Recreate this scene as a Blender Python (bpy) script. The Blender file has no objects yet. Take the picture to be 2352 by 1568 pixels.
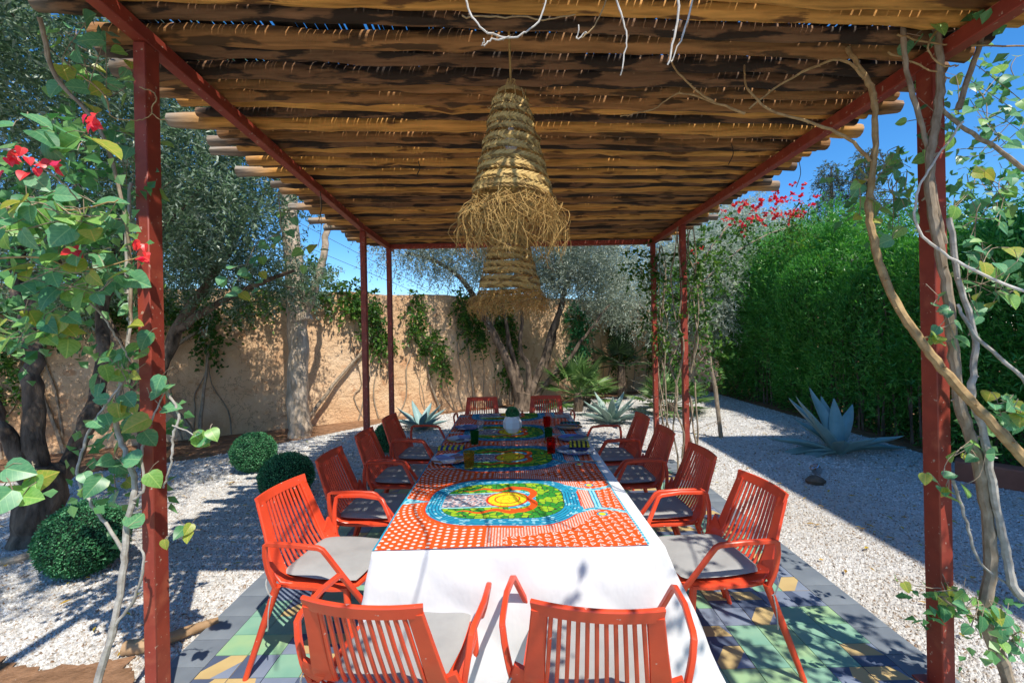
import bpy, math, random
import numpy as np
from mathutils import Vector, Matrix
random.seed(7); rng = np.random.default_rng(7)
SC = bpy.context.scene
COL = SC.collection
R = math.radians
U = random.uniform

# ------------------------------------------------------------------ camera, sky, sun, exposure
F, H, TH, HZ = 1010.7, 1.66, 0.019, 16.5
cd = bpy.data.cameras.new('camera'); cam = bpy.data.objects.new('camera', cd); COL.objects.link(cam)
c, s = math.cos(TH), math.sin(TH)
cam.matrix_world = Matrix(((c, s, 0, 0), (0, 0, -1, 0), (-s, c, 0, H), (0, 0, 0, 1)))
cd.sensor_width = 36; cd.lens = F/2352*36; cd.shift_y = -HZ/2352
cd.clip_start = 0.05; cd.clip_end = 3000
SC.camera = cam

KX, KY = -0.33, 0.55                       # ground shift of a shadow per metre of height
hor = math.hypot(KX, KY); ELEV = math.atan(1/hor)
AZ = math.atan2(-KX, -KY)                  # bearing of the sun from +Y towards +X
w = bpy.data.worlds.new('World'); SC.world = w; w.use_nodes = True
nt = w.node_tree; nt.nodes.clear()
sky = nt.nodes.new('ShaderNodeTexSky'); sky.sky_type = 'NISHITA'; sky.sun_disc = False
sky.sun_elevation = ELEV; sky.sun_rotation = AZ
sky.altitude = 500; sky.air_density = 1.0; sky.dust_density = 0.3; sky.ozone_density = 5.0
bg = nt.nodes.new('ShaderNodeBackground'); bg.inputs[1].default_value = 0.135
wo = nt.nodes.new('ShaderNodeOutputWorld')
hs0 = nt.nodes.new('ShaderNodeHueSaturation'); hs0.inputs['Saturation'].default_value = 1.28; hs0.inputs['Value'].default_value = 1.15
nt.links.new(sky.outputs[0], hs0.inputs['Color']); nt.links.new(hs0.outputs[0], bg.inputs[0]); nt.links.new(bg.outputs[0], wo.inputs[0])
sd = bpy.data.lights.new('sun', 'SUN'); sd.energy = 4.2; sd.angle = R(0.5); sd.color = (1, .94, .84)
sun = bpy.data.objects.new('sun', sd); COL.objects.link(sun)
sun.rotation_euler = Vector((KX, KY, -1)).to_track_quat('-Z', 'Y').to_euler()
SC.view_settings.view_transform = 'Standard'; SC.view_settings.look = 'None'
SC.view_settings.gamma = 1; SC.view_settings.use_curve_mapping = False
SC.view_settings.exposure = 0.48
SC.cycles.max_bounces = 8; SC.cycles.diffuse_bounces = 5; SC.cycles.transparent_max_bounces = 16
SC.cycles.sample_clamp_indirect = 8

def at(x, y, Y):                           # a place seen in this direction at depth Y
    dx, dy = x-1176, y-784
    a = dx*c-dy*s; b = dx*s+dy*c
    return Vector((a/F*Y, Y, H-(b+HZ)/F*Y))
def onz(x, y, z=0.0):
    dx, dy = x-1176, y-784
    b = dx*s+dy*c+HZ
    return at(x, y, (H-z)*F/b)

# ------------------------------------------------------------------ helpers
def tag(o, label=None, cat=None, group=None, kind=None):
    if label: o['label'] = label
    if cat: o['category'] = cat
    if group: o['group'] = group
    if kind: o['kind'] = kind
    return o
def empty(name, loc=(0, 0, 0), rz=0):
    o = bpy.data.objects.new(name, None); COL.objects.link(o)
    o.location = loc; o.rotation_euler = (0, 0, rz); o.empty_display_size = .1
    return o
def link(name, me, parent=None, mats=None):
    o = bpy.data.objects.new(name, me); COL.objects.link(o)
    if parent is not None: o.parent = parent
    if mats is not None and len(me.materials) == 0:
        for m in (mats if isinstance(mats, (list, tuple)) else [mats]): me.materials.append(m)
    return o
def copy_tree(o, parent=None):
    n = o.copy(); COL.objects.link(n); n.parent = parent
    for ch in list(o.children): copy_tree(ch, n)
    return n

class MB:
    def __init__(self): self.v = []; self.f = []; self.m = []
    def add(self, vs, fs, mi=0):
        o = len(self.v); self.v += [tuple(p) for p in vs]
        self.f += [tuple(i+o for i in f) for f in fs]; self.m += [mi]*len(fs)
    def box(self, x0, x1, y0, y1, z0, z1, mi=0, M=None, bev=0):
        if bev:
            b = bev; vs = []; 
            for z, i in ((z0, b), (z0+b, 0), (z1-b, 0), (z1, b)):
                vs += [(x0+i, y0+b, z), (x0+b, y0+i, z), (x1-b, y0+i, z), (x1-i, y0+b, z), (x1-i, y1-b, z), (x1-b, y1-i, z), (x0+b, y1-i, z), (x0+i, y1-b, z)]
            fs = [tuple(range(7, -1, -1)), tuple(range(24, 32))]
            for k in range(3):
                for j in range(8): fs.append((k*8+j, k*8+(j+1) % 8, (k+1)*8+(j+1) % 8, (k+1)*8+j))
        else:
            vs = [(x, y, z) for z in (z0, z1) for x, y in ((x0, y0), (x1, y0), (x1, y1), (x0, y1))]
            fs = [(3, 2, 1, 0), (4, 5, 6, 7), (0, 1, 5, 4), (1, 2, 6, 5), (2, 3, 7, 6), (3, 0, 4, 7)]
        if M is not None: vs = [M @ Vector(p) for p in vs]
        self.add(vs, fs, mi)
    def sweep(self, pts, sec, up=Vector((0, 0, 1)), mi=0, caps=True):
        """sec(i) -> list of (u, v) section points; u along side, v along up"""
        pts = [Vector(p) for p in pts]; n = len(pts); rings = []; k = 0
        last = None
        for i, p in enumerate(pts):
            d = (pts[min(i+1, n-1)]-pts[max(i-1, 0)])
            d = d.normalized() if d.length > 1e-9 else Vector((0, 0, 1))
            u = last if last is not None and up is None else (up or Vector((0, 0, 1)))
            if abs(d.dot(u.normalized())) > .98: u = Vector((0.02, 1, 0)) if abs(d.y) < .9 else Vector((1, 0, 0))
            side = d.cross(u).normalized(); v = side.cross(d).normalized(); last = v
            sc_ = sec(i); k = len(sc_)
            rings += [p+side*a+v*b for a, b in sc_]
        fs = [(i*k+j, i*k+(j+1) % k, (i+1)*k+(j+1) % k, (i+1)*k+j) for i in range(n-1) for j in range(k)]
        if caps: fs += [tuple(range(k-1, -1, -1)), tuple((n-1)*k+j for j in range(k))]
        self.add(rings, fs, mi)
    def tube(self, pts, r, n=6, mi=0, jit=0):
        rr = r if isinstance(r, (list, tuple)) else [r]*len(pts)
        cs = [(math.cos(2*math.pi*j/n), math.sin(2*math.pi*j/n)) for j in range(n)]
        self.sweep(pts, lambda i: [(a*rr[i]*(1+U(-jit, jit)), b*rr[i]*(1+U(-jit, jit))) for a, b in cs], up=None, mi=mi)
    def rtube(self, pts, w, h, up=Vector((0, 0, 1)), ch=.3, mi=0):
        ww = w if isinstance(w, (list, tuple)) else [w]*len(pts); hh = h if isinstance(h, (list, tuple)) else [h]*len(pts)
        def sec(i):
            a, b = ww[i]/2, hh[i]/2; q = min(a, b)*ch
            return [(a-q, -b), (a, -b+q), (a, b-q), (a-q, b), (-a+q, b), (-a, b-q), (-a, -b+q), (-a+q, -b)]
        self.sweep(pts, sec, up, mi)
    def lathe(self, prof, n=24, cx=0, cy=0, mi=0):
        vs = [(cx+r*math.cos(2*math.pi*j/n), cy+r*math.sin(2*math.pi*j/n), z) for r, z in prof for j in range(n)]
        fs = [(i*n+j, i*n+(j+1) % n, (i+1)*n+(j+1) % n, (i+1)*n+j) for i in range(len(prof)-1) for j in range(n)]
        self.add(vs, fs, mi)
    def mesh(self, name, smooth=True):
        me = bpy.data.meshes.new(name); me.from_pydata([tuple(map(float, p)) for p in self.v], [], [tuple(map(int, f)) for f in self.f])
        if any(self.m): me.polygons.foreach_set('material_index', self.m)
        if smooth: me.shade_smooth(); me.set_sharp_from_angle(angle=R(40))
        me.update(); return me
    def build(self, name, mats, parent=None, smooth=True):
        return link(name, self.mesh(name, smooth), parent, mats)

def smooth_path(pts, sub=6):
    pts = [Vector(p) for p in pts]; out = []
    n = len(pts)
    for i in range(n-1):
        p0, p1, p2, p3 = pts[max(i-1, 0)], pts[i], pts[i+1], pts[min(i+2, n-1)]
        for k in range(sub):
            t = k/sub
            out.append(.5*((2*p1)+(p2-p0)*t+(2*p0-5*p1+4*p2-p3)*t*t+(3*p1-p0-3*p2+p3)*t**3))
    out.append(pts[-1]); return out
def taper(n, a, b): return [a+(b-a)*i/max(1, n-1) for i in range(n)]

def npmesh(name, V, Fc, mats, parent=None, tint=None, col=None, smooth=False):
    """V (n,3), Fc (m,k) all faces the same size; tint per vertex float, col per vertex rgb"""
    me = bpy.data.meshes.new(name); V = np.asarray(V, np.float32); Fc = np.asarray(Fc, np.int32)
    k = Fc.shape[1]
    me.vertices.add(len(V)); me.vertices.foreach_set('co', V.ravel())
    me.loops.add(Fc.size); me.loops.foreach_set('vertex_index', Fc.ravel())
    me.polygons.add(len(Fc)); me.polygons.foreach_set('loop_start', np.arange(0, Fc.size, k, dtype=np.int32))
    me.polygons.foreach_set('loop_total', np.full(len(Fc), k, np.int32))
    if tint is not None:
        a = me.attributes.new('tint', 'FLOAT', 'POINT'); a.data.foreach_set('value', np.asarray(tint, np.float32))
    if col is not None:
        a = me.attributes.new('print', 'FLOAT_COLOR', 'POINT')
        a.data.foreach_set('color', np.concatenate([col, np.ones((len(V), 1))], 1).astype(np.float32).ravel())
    me.update(calc_edges=True)
    me.polygons.foreach_set('use_smooth', np.full(len(Fc), smooth))
    return link(name, me, parent, mats)

# ------------------------------------------------------------------ materials
def newmat(name):
    m = bpy.data.materials.new(name); m.use_nodes = True
    n = m.node_tree.nodes; l = m.node_tree.links
    return m, n, l, n['Principled BSDF']
def nz(n, l, scale, detail=4, coord='Object', sc=(1, 1, 1), rough=.55):
    tc = n.new('ShaderNodeTexCoord'); mp = n.new('ShaderNodeMapping'); mp.inputs['Scale'].default_value = sc
    t = n.new('ShaderNodeTexNoise'); t.inputs['Scale'].default_value = scale; t.inputs['Detail'].default_value = detail
    t.inputs['Roughness'].default_value = rough
    l.new(tc.outputs[coord], mp.inputs[0]); l.new(mp.outputs[0], t.inputs[0]); return t
def ramp(n, l, src, stops):
    r = n.new('ShaderNodeValToRGB'); e = r.color_ramp.elements
    while len(e) < len(stops): e.new(.5)
    for i, (p, cc) in enumerate(stops): e[i].position = p; e[i].color = (*cc, 1)
    l.new(src, r.inputs[0]); return r
def bump(n, l, b, src, strength=.3, dist=.01):
    k = n.new('ShaderNodeBump'); k.inputs['Strength'].default_value = strength; k.inputs['Distance'].default_value = dist
    l.new(src, k.inputs['Height']); l.new(k.outputs[0], b.inputs['Normal']); return k
def mat(name, c1, c2=None, scale=8, rough=.6, bs=.2, bd=.005, sc=(1, 1, 1), spec=.5, lo=.35, hi=.65, detail=5, coord='Object', bscale=None):
    m, n, l, b = newmat(name)
    t = nz(n, l, scale, detail, coord, sc)
    c2 = c2 or tuple(x*.75 for x in c1)
    r = ramp(n, l, t.outputs[0], [(lo, c1), (hi, c2)]); l.new(r.outputs[0], b.inputs['Base Color'])
    b.inputs['Roughness'].default_value = rough; b.inputs['Specular IOR Level'].default_value = spec
    if bs:
        t2 = t if bscale is None else nz(n, l, bscale, detail, coord, sc)
        bump(n, l, b, t2.outputs[0], bs, bd)
    return m
def leafmat(name, stops, rough=.45, trans=.35, spec=.4):
    m, n, l, b = newmat(name)
    a = n.new('ShaderNodeAttribute'); a.attribute_name = 'tint'
    r = ramp(n, l, a.outputs['Fac'], stops); l.new(r.outputs[0], b.inputs['Base Color'])
    b.inputs['Roughness'].default_value = rough; b.inputs['Specular IOR Level'].default_value = spec
    tr = n.new('ShaderNodeBsdfTranslucent'); mx = n.new('ShaderNodeMixShader'); mx.inputs[0].default_value = trans
    hs = n.new('ShaderNodeHueSaturation'); hs.inputs['Value'].default_value = 1.3; hs.inputs['Saturation'].default_value = 1.15; hs.inputs['Hue'].default_value = .485
    l.new(r.outputs[0], hs.inputs['Color']); l.new(hs.outputs[0], tr.inputs[0])
    l.new(b.outputs[0], mx.inputs[1]); l.new(tr.outputs[0], mx.inputs[2])
    l.new(mx.outputs[0], n['Material Output'].inputs[0]); return m

M = {}
M['chair'] = mat('coral_red_paint', (.80, .080, .026), (.66, .058, .02), 6, .36, .06, .001)
_m = M['chair']; _n = _m.node_tree.nodes; _l = _m.node_tree.links; _b = _n['Principled BSDF']
_t = nz(_n, _l, 38, 4); _r = ramp(_n, _l, _t.outputs[0], [(.70, (0, 0, 0)), (.72, (1, 1, 1))]); _x = _n.new('ShaderNodeMix'); _x.data_type = 'RGBA'; _x.inputs['B'].default_value = (.72, .42, .34, 1)
_src = _b.inputs['Base Color'].links[0].from_socket; _l.new(_r.outputs[0], _x.inputs['Factor']); _l.new(_src, _x.inputs['A']); _l.new(_x.outputs['Result'], _b.inputs['Base Color'])
_t3 = nz(_n, _l, 14, 5); _r3 = ramp(_n, _l, _t3.outputs[0], [(.3, (.28, .28, .28)), (.7, (.5, .5, .5))]); _l.new(_r3.outputs[0], _b.inputs['Roughness'])
M['cushion'] = mat('grey_canvas', (.37, .37, .36), (.32, .32, .315), 9, .95, .25, .006, spec=.1, bscale=14)
M['cord'] = mat('grey_cord', (.45, .45, .42), None, 90, .9, .3, .001)
M['linen'] = mat('white_linen', (.71, .71, .71), (.69, .69, .70), 2.2, .9, .45, .05, spec=.15, sc=(1, 1, .7))
M['wood_leg'] = mat('table_wood', (.32, .2, .1), (.2, .12, .06), 12, .6, .3, .004, sc=(1, 1, .1))
M['soil'] = mat('red_soil', (.33, .185, .105), (.20, .11, .06), 9, .95, 1, .05, spec=.1, detail=10, coord='Object')
M['wall'] = None
M['bark_pale'] = mat('pale_bark', (.68, .55, .42), (.38, .29, .2), 14, .9, .9, .03, sc=(1, 1, .35), spec=.15, detail=8)
M['bark_dark'] = mat('olive_bark', (.24, .175, .125), (.06, .045, .034), 12, .9, 1, .04, sc=(1, 1, .35), spec=.1, detail=8)
M['stem'] = mat('vine_stem', (.42, .34, .25), (.24, .18, .12), 40, .8, .7, .004, sc=(1, 1, .4), spec=.2)
M['stem_tan'] = mat('tan_liana', (.50, .34, .16), (.32, .20, .09), 30, .7, .6, .004, spec=.25)
M['stem_grey'] = mat('grey_stem', (.50, .47, .42), (.3, .27, .23), 30, .8, .6, .004, spec=.2)
M['twig_white'] = mat('dry_white_twig', (.72, .68, .62), (.5, .45, .38), 30, .7, .5, .003)
M['straw_dk'] = mat('dark_straw', (.36, .23, .075), (.2, .12, .04), 60, .7, .5, .002, spec=.3)  # darker straw tone for some of the braid strips
M['straw'] = mat('palm_straw', (.66, .45, .16), (.48, .31, .10), 60, .7, .5, .002, spec=.3)
M['straw_lt'] = mat('dry_straw', (.52, .33, .11), (.32, .19, .06), 30, .75, .3, .002, spec=.25)
M['olive'] = leafmat('olive_leaf', [(0, (.09, .12, .07)), (.55, (.26, .31, .22)), (1, (.55, .60, .52))], .38, .25)
M['olive_dk'] = leafmat('dark_olive_leaf', [(0, (.05, .11, .045)), (.55, (.14, .23, .12)), (1, (.46, .55, .46))], .35, .3)
M['silver'] = leafmat('silver_leaf', [(0, (.20, .26, .18)), (.5, (.45, .51, .40)), (1, (.68, .71, .62))], .5, .25)
M['hedge'] = leafmat('hedge_leaf', [(0, (.04, .15, .03)), (.55, (.09, .33, .06)), (1, (.26, .56, .13))], .33, .42)
M['ivy'] = leafmat('creeper_leaf', [(0, (.03, .09, .02)), (.6, (.07, .18, .03)), (1, (.2, .36, .06))], .45, .4)
M['vine_small'] = leafmat('small_vine_leaf', [(0, (.06, .20, .07)), (.5, (.13, .34, .13)), (1, (.30, .48, .18))], .38, .4)
M['box'] = leafmat('boxwood_leaf', [(0, (.02, .11, .04)), (.6, (.06, .26, .10)), (1, (.20, .50, .24))], .42, .2)
M['palm'] = leafmat('palm_frond', [(0, (.05, .12, .03)), (.6, (.13, .25, .07)), (1, (.28, .40, .14))], .4, .3)
M['palm_dk'] = leafmat('dark_palm_frond', [(0, (.02, .05, .02)), (.6, (.05, .10, .04)), (1, (.10, .17, .07))], .4, .3)
M['cypress'] = leafmat('cypress_leaf', [(0, (.035, .06, .04)), (.6, (.10, .14, .09)), (1, (.2, .24, .16))], .6, .15)
M['bract'] = leafmat('red_bract', [(0, (.72, .03, .03)), (1, (.85, .10, .06))], .5, .35)
M['agave'] = mat('agave_skin', (.27, .40, .38), (.18, .31, .30), 5, .5, .15, .003, spec=.4)
M['spine'] = mat('dark_spine', (.06, .035, .02), None, 20, .6, 0)
M['agave_lt'] = mat('pale_agave_skin', (.30, .40, .32), (.18, .28, .24), 5, .5, .15, .003, spec=.4)

# rust red painted steel
m, n, l, b = newmat('red_oxide_steel'); M['steel'] = m
t = nz(n, l, 7, 8); r = ramp(n, l, t.outputs[0], [(.3, (.38, .062, .034)), (.55, (.28, .044, .027)), (.75, (.46, .115, .062))])
t2 = nz(n, l, 45, 3); r2 = ramp(n, l, t2.outputs[0], [(.665, (0, 0, 0)), (.69, (1, 1, 1))])
mx = n.new('ShaderNodeMix'); mx.data_type = 'RGBA'; mx.inputs['B'].default_value = (.5, .32, .24, 1)
l.new(r2.outputs[0], mx.inputs['Factor']); l.new(r.outputs[0], mx.inputs['A']); l.new(mx.outputs['Result'], b.inputs['Base Color'])
b.inputs['Roughness'].default_value = .5; bump(n, l, b, t.outputs[0], .15, .004)

# peeled roof poles: honey wood with dark bark left on
def polemat(name, honey, bark, thr):
    m, n, l, b = newmat(name)
    oi = n.new('ShaderNodeObjectInfo')
    def tn(scale, sc, det, seed):
        tc = n.new('ShaderNodeTexCoord'); mp = n.new('ShaderNodeMapping'); mp.inputs['Scale'].default_value = sc
        ad = n.new('ShaderNodeVectorMath'); ad.operation = 'ADD'
        mu = n.new('ShaderNodeMath'); mu.operation = 'MULTIPLY'; mu.inputs[1].default_value = 37.3+seed
        l.new(oi.outputs['Random'], mu.inputs[0]); l.new(mu.outputs[0], ad.inputs[1])
        l.new(tc.outputs['Object'], mp.inputs[0]); l.new(mp.outputs[0], ad.inputs[0])
        t = n.new('ShaderNodeTexNoise'); t.inputs['Scale'].default_value = scale; t.inputs['Detail'].default_value = det
        l.new(ad.outputs[0], t.inputs[0]); return t
    g = tn(8, (.35, 5, 5), 12, 0)
    rg = ramp(n, l, g.outputs[0], [(.3, tuple(x*.5 for x in honey)), (.5, honey), (.7, tuple(min(1, x*1.35) for x in honey))])
    p = tn(4.5, (.8, 4, 4), 12, 5)
    rp = ramp(n, l, p.outputs[0], [(thr-.03, (0, 0, 0)), (thr+.03, (1, 1, 1))])
    mx = n.new('ShaderNodeMix'); mx.data_type = 'RGBA'; mx.inputs['B'].default_value = (*bark, 1)
    tc2 = n.new('ShaderNodeTexCoord'); sx = n.new('ShaderNodeSeparateXYZ'); l.new(tc2.outputs['Object'], sx.inputs[0])
    ab = n.new('ShaderNodeMath'); ab.operation = 'ABSOLUTE'; l.new(sx.outputs['X'], ab.inputs[0])
    mr = n.new('ShaderNodeMapRange'); mr.inputs['From Min'].default_value = 2.02; mr.inputs['From Max'].default_value = 2.3
    l.new(ab.outputs[0], mr.inputs['Value']); mw = n.new('ShaderNodeMix'); mw.data_type = 'RGBA'; rgw = ramp(n, l, g.outputs[0], [(.3, (.16, .13, .10)), (.6, (.36, .31, .25))])
    l.new(rp.outputs[0], mx.inputs['Factor']); l.new(rg.outputs[0], mx.inputs['A']); l.new(mr.outputs[0], mw.inputs['Factor']); l.new(mx.outputs['Result'], mw.inputs['A']); l.new(rgw.outputs[0], mw.inputs['B'])
    l.new(mw.outputs['Result'], b.inputs['Base Color'])
    b.inputs['Roughness'].default_value = .7; b.inputs['Specular IOR Level'].default_value = .2
    bump(n, l, b, p.outputs[0], .9, .015); return m
M['poles'] = [polemat('honey_pole', (.64, .315, .080), (.16, .075, .028), .62), polemat('brown_pole', (.34, .165, .060), (.10, .055, .026), .56),
              polemat('dark_pole', (.21, .11, .055), (.04, .026, .018), .50)]
M['reed'] = mat('gap_shade_reed', (.022, .014, .008), (.012, .009, .006), 20, .85, .3, .003)  # near-black tone puts the shade of the pole gaps into the reed

# adobe wall
m, n, l, b = newmat('ochre_adobe'); M['wall'] = m
t = nz(n, l, 1.1, 8); r = ramp(n, l, t.outputs[0], [(.3, (.66, .39, .21)), (.5, (.80, .53, .31)), (.7, (.88, .64, .42))]); l.new(r.outputs[0], b.inputs['Base Color'])
t2 = nz(n, l, 9, 12, rough=.7); bump(n, l, b, t2.outputs[0], 1.0, .06)
t3 = nz(n, l, 3.1, 9, rough=.65); r3 = ramp(n, l, t3.outputs[0], [(.56, (0, 0, 0)), (.62, (.8, .8, .8))]); m3_ = n.new('ShaderNodeMix'); m3_.data_type = 'RGBA'; m3_.inputs['B'].default_value = (.62, .33, .17, 1)
l.new(r3.outputs[0], m3_.inputs['Factor']); l.new(r.outputs[0], m3_.inputs['A'])
vv = n.new('ShaderNodeTexVoronoi'); vv.feature = 'DISTANCE_TO_EDGE'; vv.inputs['Scale'].default_value = 1.3; tcv = n.new('ShaderNodeTexCoord'); adv = n.new('ShaderNodeVectorMath'); adv.operation = 'ADD'
l.new(tcv.outputs['Object'], adv.inputs[0]); l.new(t3.outputs['Color'], adv.inputs[1]); l.new(adv.outputs[0], vv.inputs['Vector'])
rv_ = ramp(n, l, vv.outputs[0], [(.004, (.8, .8, .8)), (.012, (0, 0, 0))]); m4_ = n.new('ShaderNodeMix'); m4_.data_type = 'RGBA'; m4_.inputs['B'].default_value = (.30, .17, .10, 1)
l.new(rv_.outputs[0], m4_.inputs['Factor']); l.new(m3_.outputs['Result'], m4_.inputs['A']); l.new(m4_.outputs['Result'], b.inputs['Base Color']); b.inputs['Roughness'].default_value = .95; b.inputs['Specular IOR Level'].default_value = .1

# gravel sheet + stones
m, n, l, b = newmat('white_gravel_bed'); M['gravel'] = m
tc = n.new('ShaderNodeTexCoord'); v = n.new('ShaderNodeTexVoronoi'); v.inputs['Scale'].default_value = 48
l.new(tc.outputs['Object'], v.inputs[0]); sp = n.new('ShaderNodeSeparateColor'); l.new(v.outputs['Color'], sp.inputs[0])
r = ramp(n, l, sp.outputs[0], [(0, (.25, .22, .18)), (.15, (.44, .42, .39)), (.9, (.58, .57, .54))]); l.new(r.outputs[0], b.inputs['Base Color'])
bump(n, l, b, v.outputs['Distance'], .9, .012).invert = True; b.inputs['Roughness'].default_value = .9
m, n, l, b = newmat('white_marble_chip'); M['stone'] = m
a = n.new('ShaderNodeAttribute'); a.attribute_name = 'tint'
r = ramp(n, l, a.outputs['Fac'], [(0, (.22, .13, .07)), (.07, (.36, .29, .22)), (.2, (.48, .45, .41)), (.6, (.62, .61, .59)), (1, (.76, .75, .72))])
tq = nz(n, l, .9, 6); rq = ramp(n, l, tq.outputs[0], [(.35, (.80, .74, .66)), (.55, (1, 1, 1))]); mq = n.new('ShaderNodeMix'); mq.data_type = 'RGBA'; mq.blend_type = 'MULTIPLY'; mq.inputs['Factor'].default_value = 1
l.new(r.outputs[0], mq.inputs['A']); l.new(rq.outputs[0], mq.inputs['B']); l.new(mq.outputs['Result'], b.inputs['Base Color']); b.inputs['Roughness'].default_value = .75

# cement tiles
def tilemat(name, a_, b_, bsn=.1): return mat(name, a_, b_, 5, .5, bsn, .002, lo=.3, hi=.72, detail=6, coord='Object', spec=.4)
M['t_green'] = tilemat('mint_cement', (.27, .46, .32), (.17, .36, .27))
M['t_green2'] = tilemat('grass_green_cement', (.36, .50, .25), (.20, .42, .26))
M['t_yel'] = tilemat('sand_yellow_cement', (.58, .43, .19), (.46, .33, .15))
M['t_navy'] = tilemat('navy_cement', (.07, .09, .15), (.10, .13, .2))
M['t_grey'] = tilemat('blue_grey_cement', (.17, .21, .29), (.24, .28, .36))
M['t_edge'] = mat('slate_grey_cement', (.15, .175, .205), (.22, .25, .28), 3, .5, .25, .004, detail=8)
M['grout'] = mat('grout', (.09, .095, .095), None, 20, .9, .2, .002)

# printed cloth
m, n, l, b = newmat('wax_print_cotton'); M['print'] = m
a = n.new('ShaderNodeAttribute'); a.attribute_name = 'print'; l.new(a.outputs['Color'], b.inputs['Base Color'])
b.inputs['Roughness'].default_value = .85; b.inputs['Specular IOR Level'].default_value = .15
t = nz(n, l, 6, 5); bump(n, l, b, t.outputs[0], .35, .02)

def glassmat(name, colr, rough=.05):
    m, n, l, b = newmat(name); b.inputs['Base Color'].default_value = (*colr, 1); b.inputs['Transmission Weight'].default_value = .92
    b.inputs['Roughness'].default_value = rough; b.inputs['IOR'].default_value = 1.2
    t = nz(n, l, 40, 2); bump(n, l, b, t.outputs[0], .3, .003); return m
M['g_red'] = glassmat('red_glass', (.75, .03, .02)); M['g_green'] = glassmat('green_glass', (.03, .33, .08))
M['g_amber'] = glassmat('amber_glass', (.75, .5, .1)); M['g_clear'] = glassmat('clear_glass', (.9, .93, .93))
M['ceramic'] = mat('white_ceramic', (.80, .82, .84), (.77, .79, .82), 4, .2, 0)
M['metal'] = mat('cutlery_steel', (.6, .6, .62), None, 10, .25, 0); M['metal'].node_tree.nodes['Principled BSDF'].inputs['Metallic'].default_value = 1
M['black'] = mat('black_rubber', (.02, .02, .02), None, 10, .6, .2, .002)
def platemat(name, cols, scale):
    m, n, l, b = newmat(name)
    tc = n.new('ShaderNodeTexCoord'); v = n.new('ShaderNodeTexVoronoi'); v.inputs['Scale'].default_value = scale
    mp = n.new('ShaderNodeMapping'); mp.inputs['Location'].default_value = (U(0, 9), U(0, 9), 0)
    l.new(tc.outputs['Object'], mp.inputs[0]); l.new(mp.outputs[0], v.inputs[0]); sp = n.new('ShaderNodeSeparateColor'); l.new(v.outputs['Color'], sp.inputs[0])
    r = ramp(n, l, sp.outputs[0], [(i/len(cols), k) for i, k in enumerate(cols)]); r.color_ramp.interpolation = 'CONSTANT'
    l.new(r.outputs[0], b.inputs['Base Color']); b.inputs['Roughness'].default_value = .15; return m

# ------------------------------------------------------------------ ground
mb = MB(); S = 400
mb.add([(-S, -S, -.012), (S, -S, -.012), (S, S, -.012), (-S, S, -.012)], [(0, 1, 2, 3)])
tag(mb.build('ground', M['soil']), kind='structure')
# wall line
def wallY(x): return 10.80+.565*x
GL = [(-9.5, -4), (5.35, -4), (5.35, 12.2), (3.2, 11.6), (-.6, 9.75), (-1.1, 9.55), (-2.4, 8.65), (-3.4, 7.35), (-4.4, 6.2), (-5.6, 5.5), (-7.5, 4.6), (-9.5, 3.6)]
mb = MB(); mb.add([(x, y, 0) for x, y in GL], [tuple(range(len(GL)))])
tag(mb.build('gravel_bed', M['gravel'], smooth=False), kind='structure')
def inpoly(px, py, P):
    ins = np.zeros(len(px), bool); n_ = len(P)
    for i in range(n_):
        x1, y1 = P[i]; x2, y2 = P[(i+1) % n_]
        if y1 == y2: continue
        cnd = ((y1 > py) != (y2 > py)) & (px < (x2-x1)*(py-y1)/(y2-y1)+x1); ins ^= cnd
    return ins
PX0, PX1, PY0, PY1 = -1.77, 2.03, -1.4, 5.6
def stones(n_, ylo, yhi, s0, s1, dens_pow, seed, test=None):
    g = np.random.default_rng(seed)
    q = g.random(n_); Y = ylo*(yhi/ylo)**q if dens_pow == 1 else ylo+(yhi-ylo)*q
    X = (g.random(n_)*2-1)*(Y*1.25+.5)
    ok = inpoly(X, Y, GL) & ~((X > PX0-.01) & (X < PX1+.01) & (Y < PY1+.01))
    if test is not None: ok &= test(X, Y)
    X, Y = X[ok], Y[ok]; n_ = len(X); k = 5
    rr = s0+(s1-s0)*g.random(n_)
    ang = (np.arange(k)*2*np.pi/k)[None]+g.random((n_, 1))*6.28+g.normal(0, .25, (n_, k))
    rad = rr[:, None]*(.75+.5*g.random((n_, k)))
    el = .6+.4*g.random(n_); ro = g.random(n_)*3.14
    bx = np.cos(ang)*rad; by = np.sin(ang)*rad*el[:, None]
    V = np.zeros((n_, k+1, 3)); V[:, :k, 0] = X[:, None]+bx*np.cos(ro)[:, None]-by*np.sin(ro)[:, None]
    V[:, :k, 1] = Y[:, None]+bx*np.sin(ro)[:, None]+by*np.cos(ro)[:, None]; V[:, :k, 2] = -.004+g.random((n_, k))*rr[:, None]*.5
    V[:, k, 0] = X+g.normal(0, .4, n_)*rr; V[:, k, 1] = Y+g.normal(0, .4, n_)*rr; V[:, k, 2] = rr*(.6+.6*g.random(n_))
    base = (np.arange(n_)*(k+1))[:, None]
    Fc = np.concatenate([np.stack([base[:, 0]+j, base[:, 0]+(j+1) % k, base[:, 0]+k], 1) for j in range(k)])
    return V.reshape(-1, 3), Fc, np.repeat(g.random(n_), k+1)
SOILP = [(-3.4, 1.0), (-1.80, 1.0), (-1.82, 2.12), (-2.05, 2.30), (-2.4, 2.22), (-2.7, 2.30), (-3.1, 2.24), (-3.5, 2.2)]
_j = random.Random(12); _p = []
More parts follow.
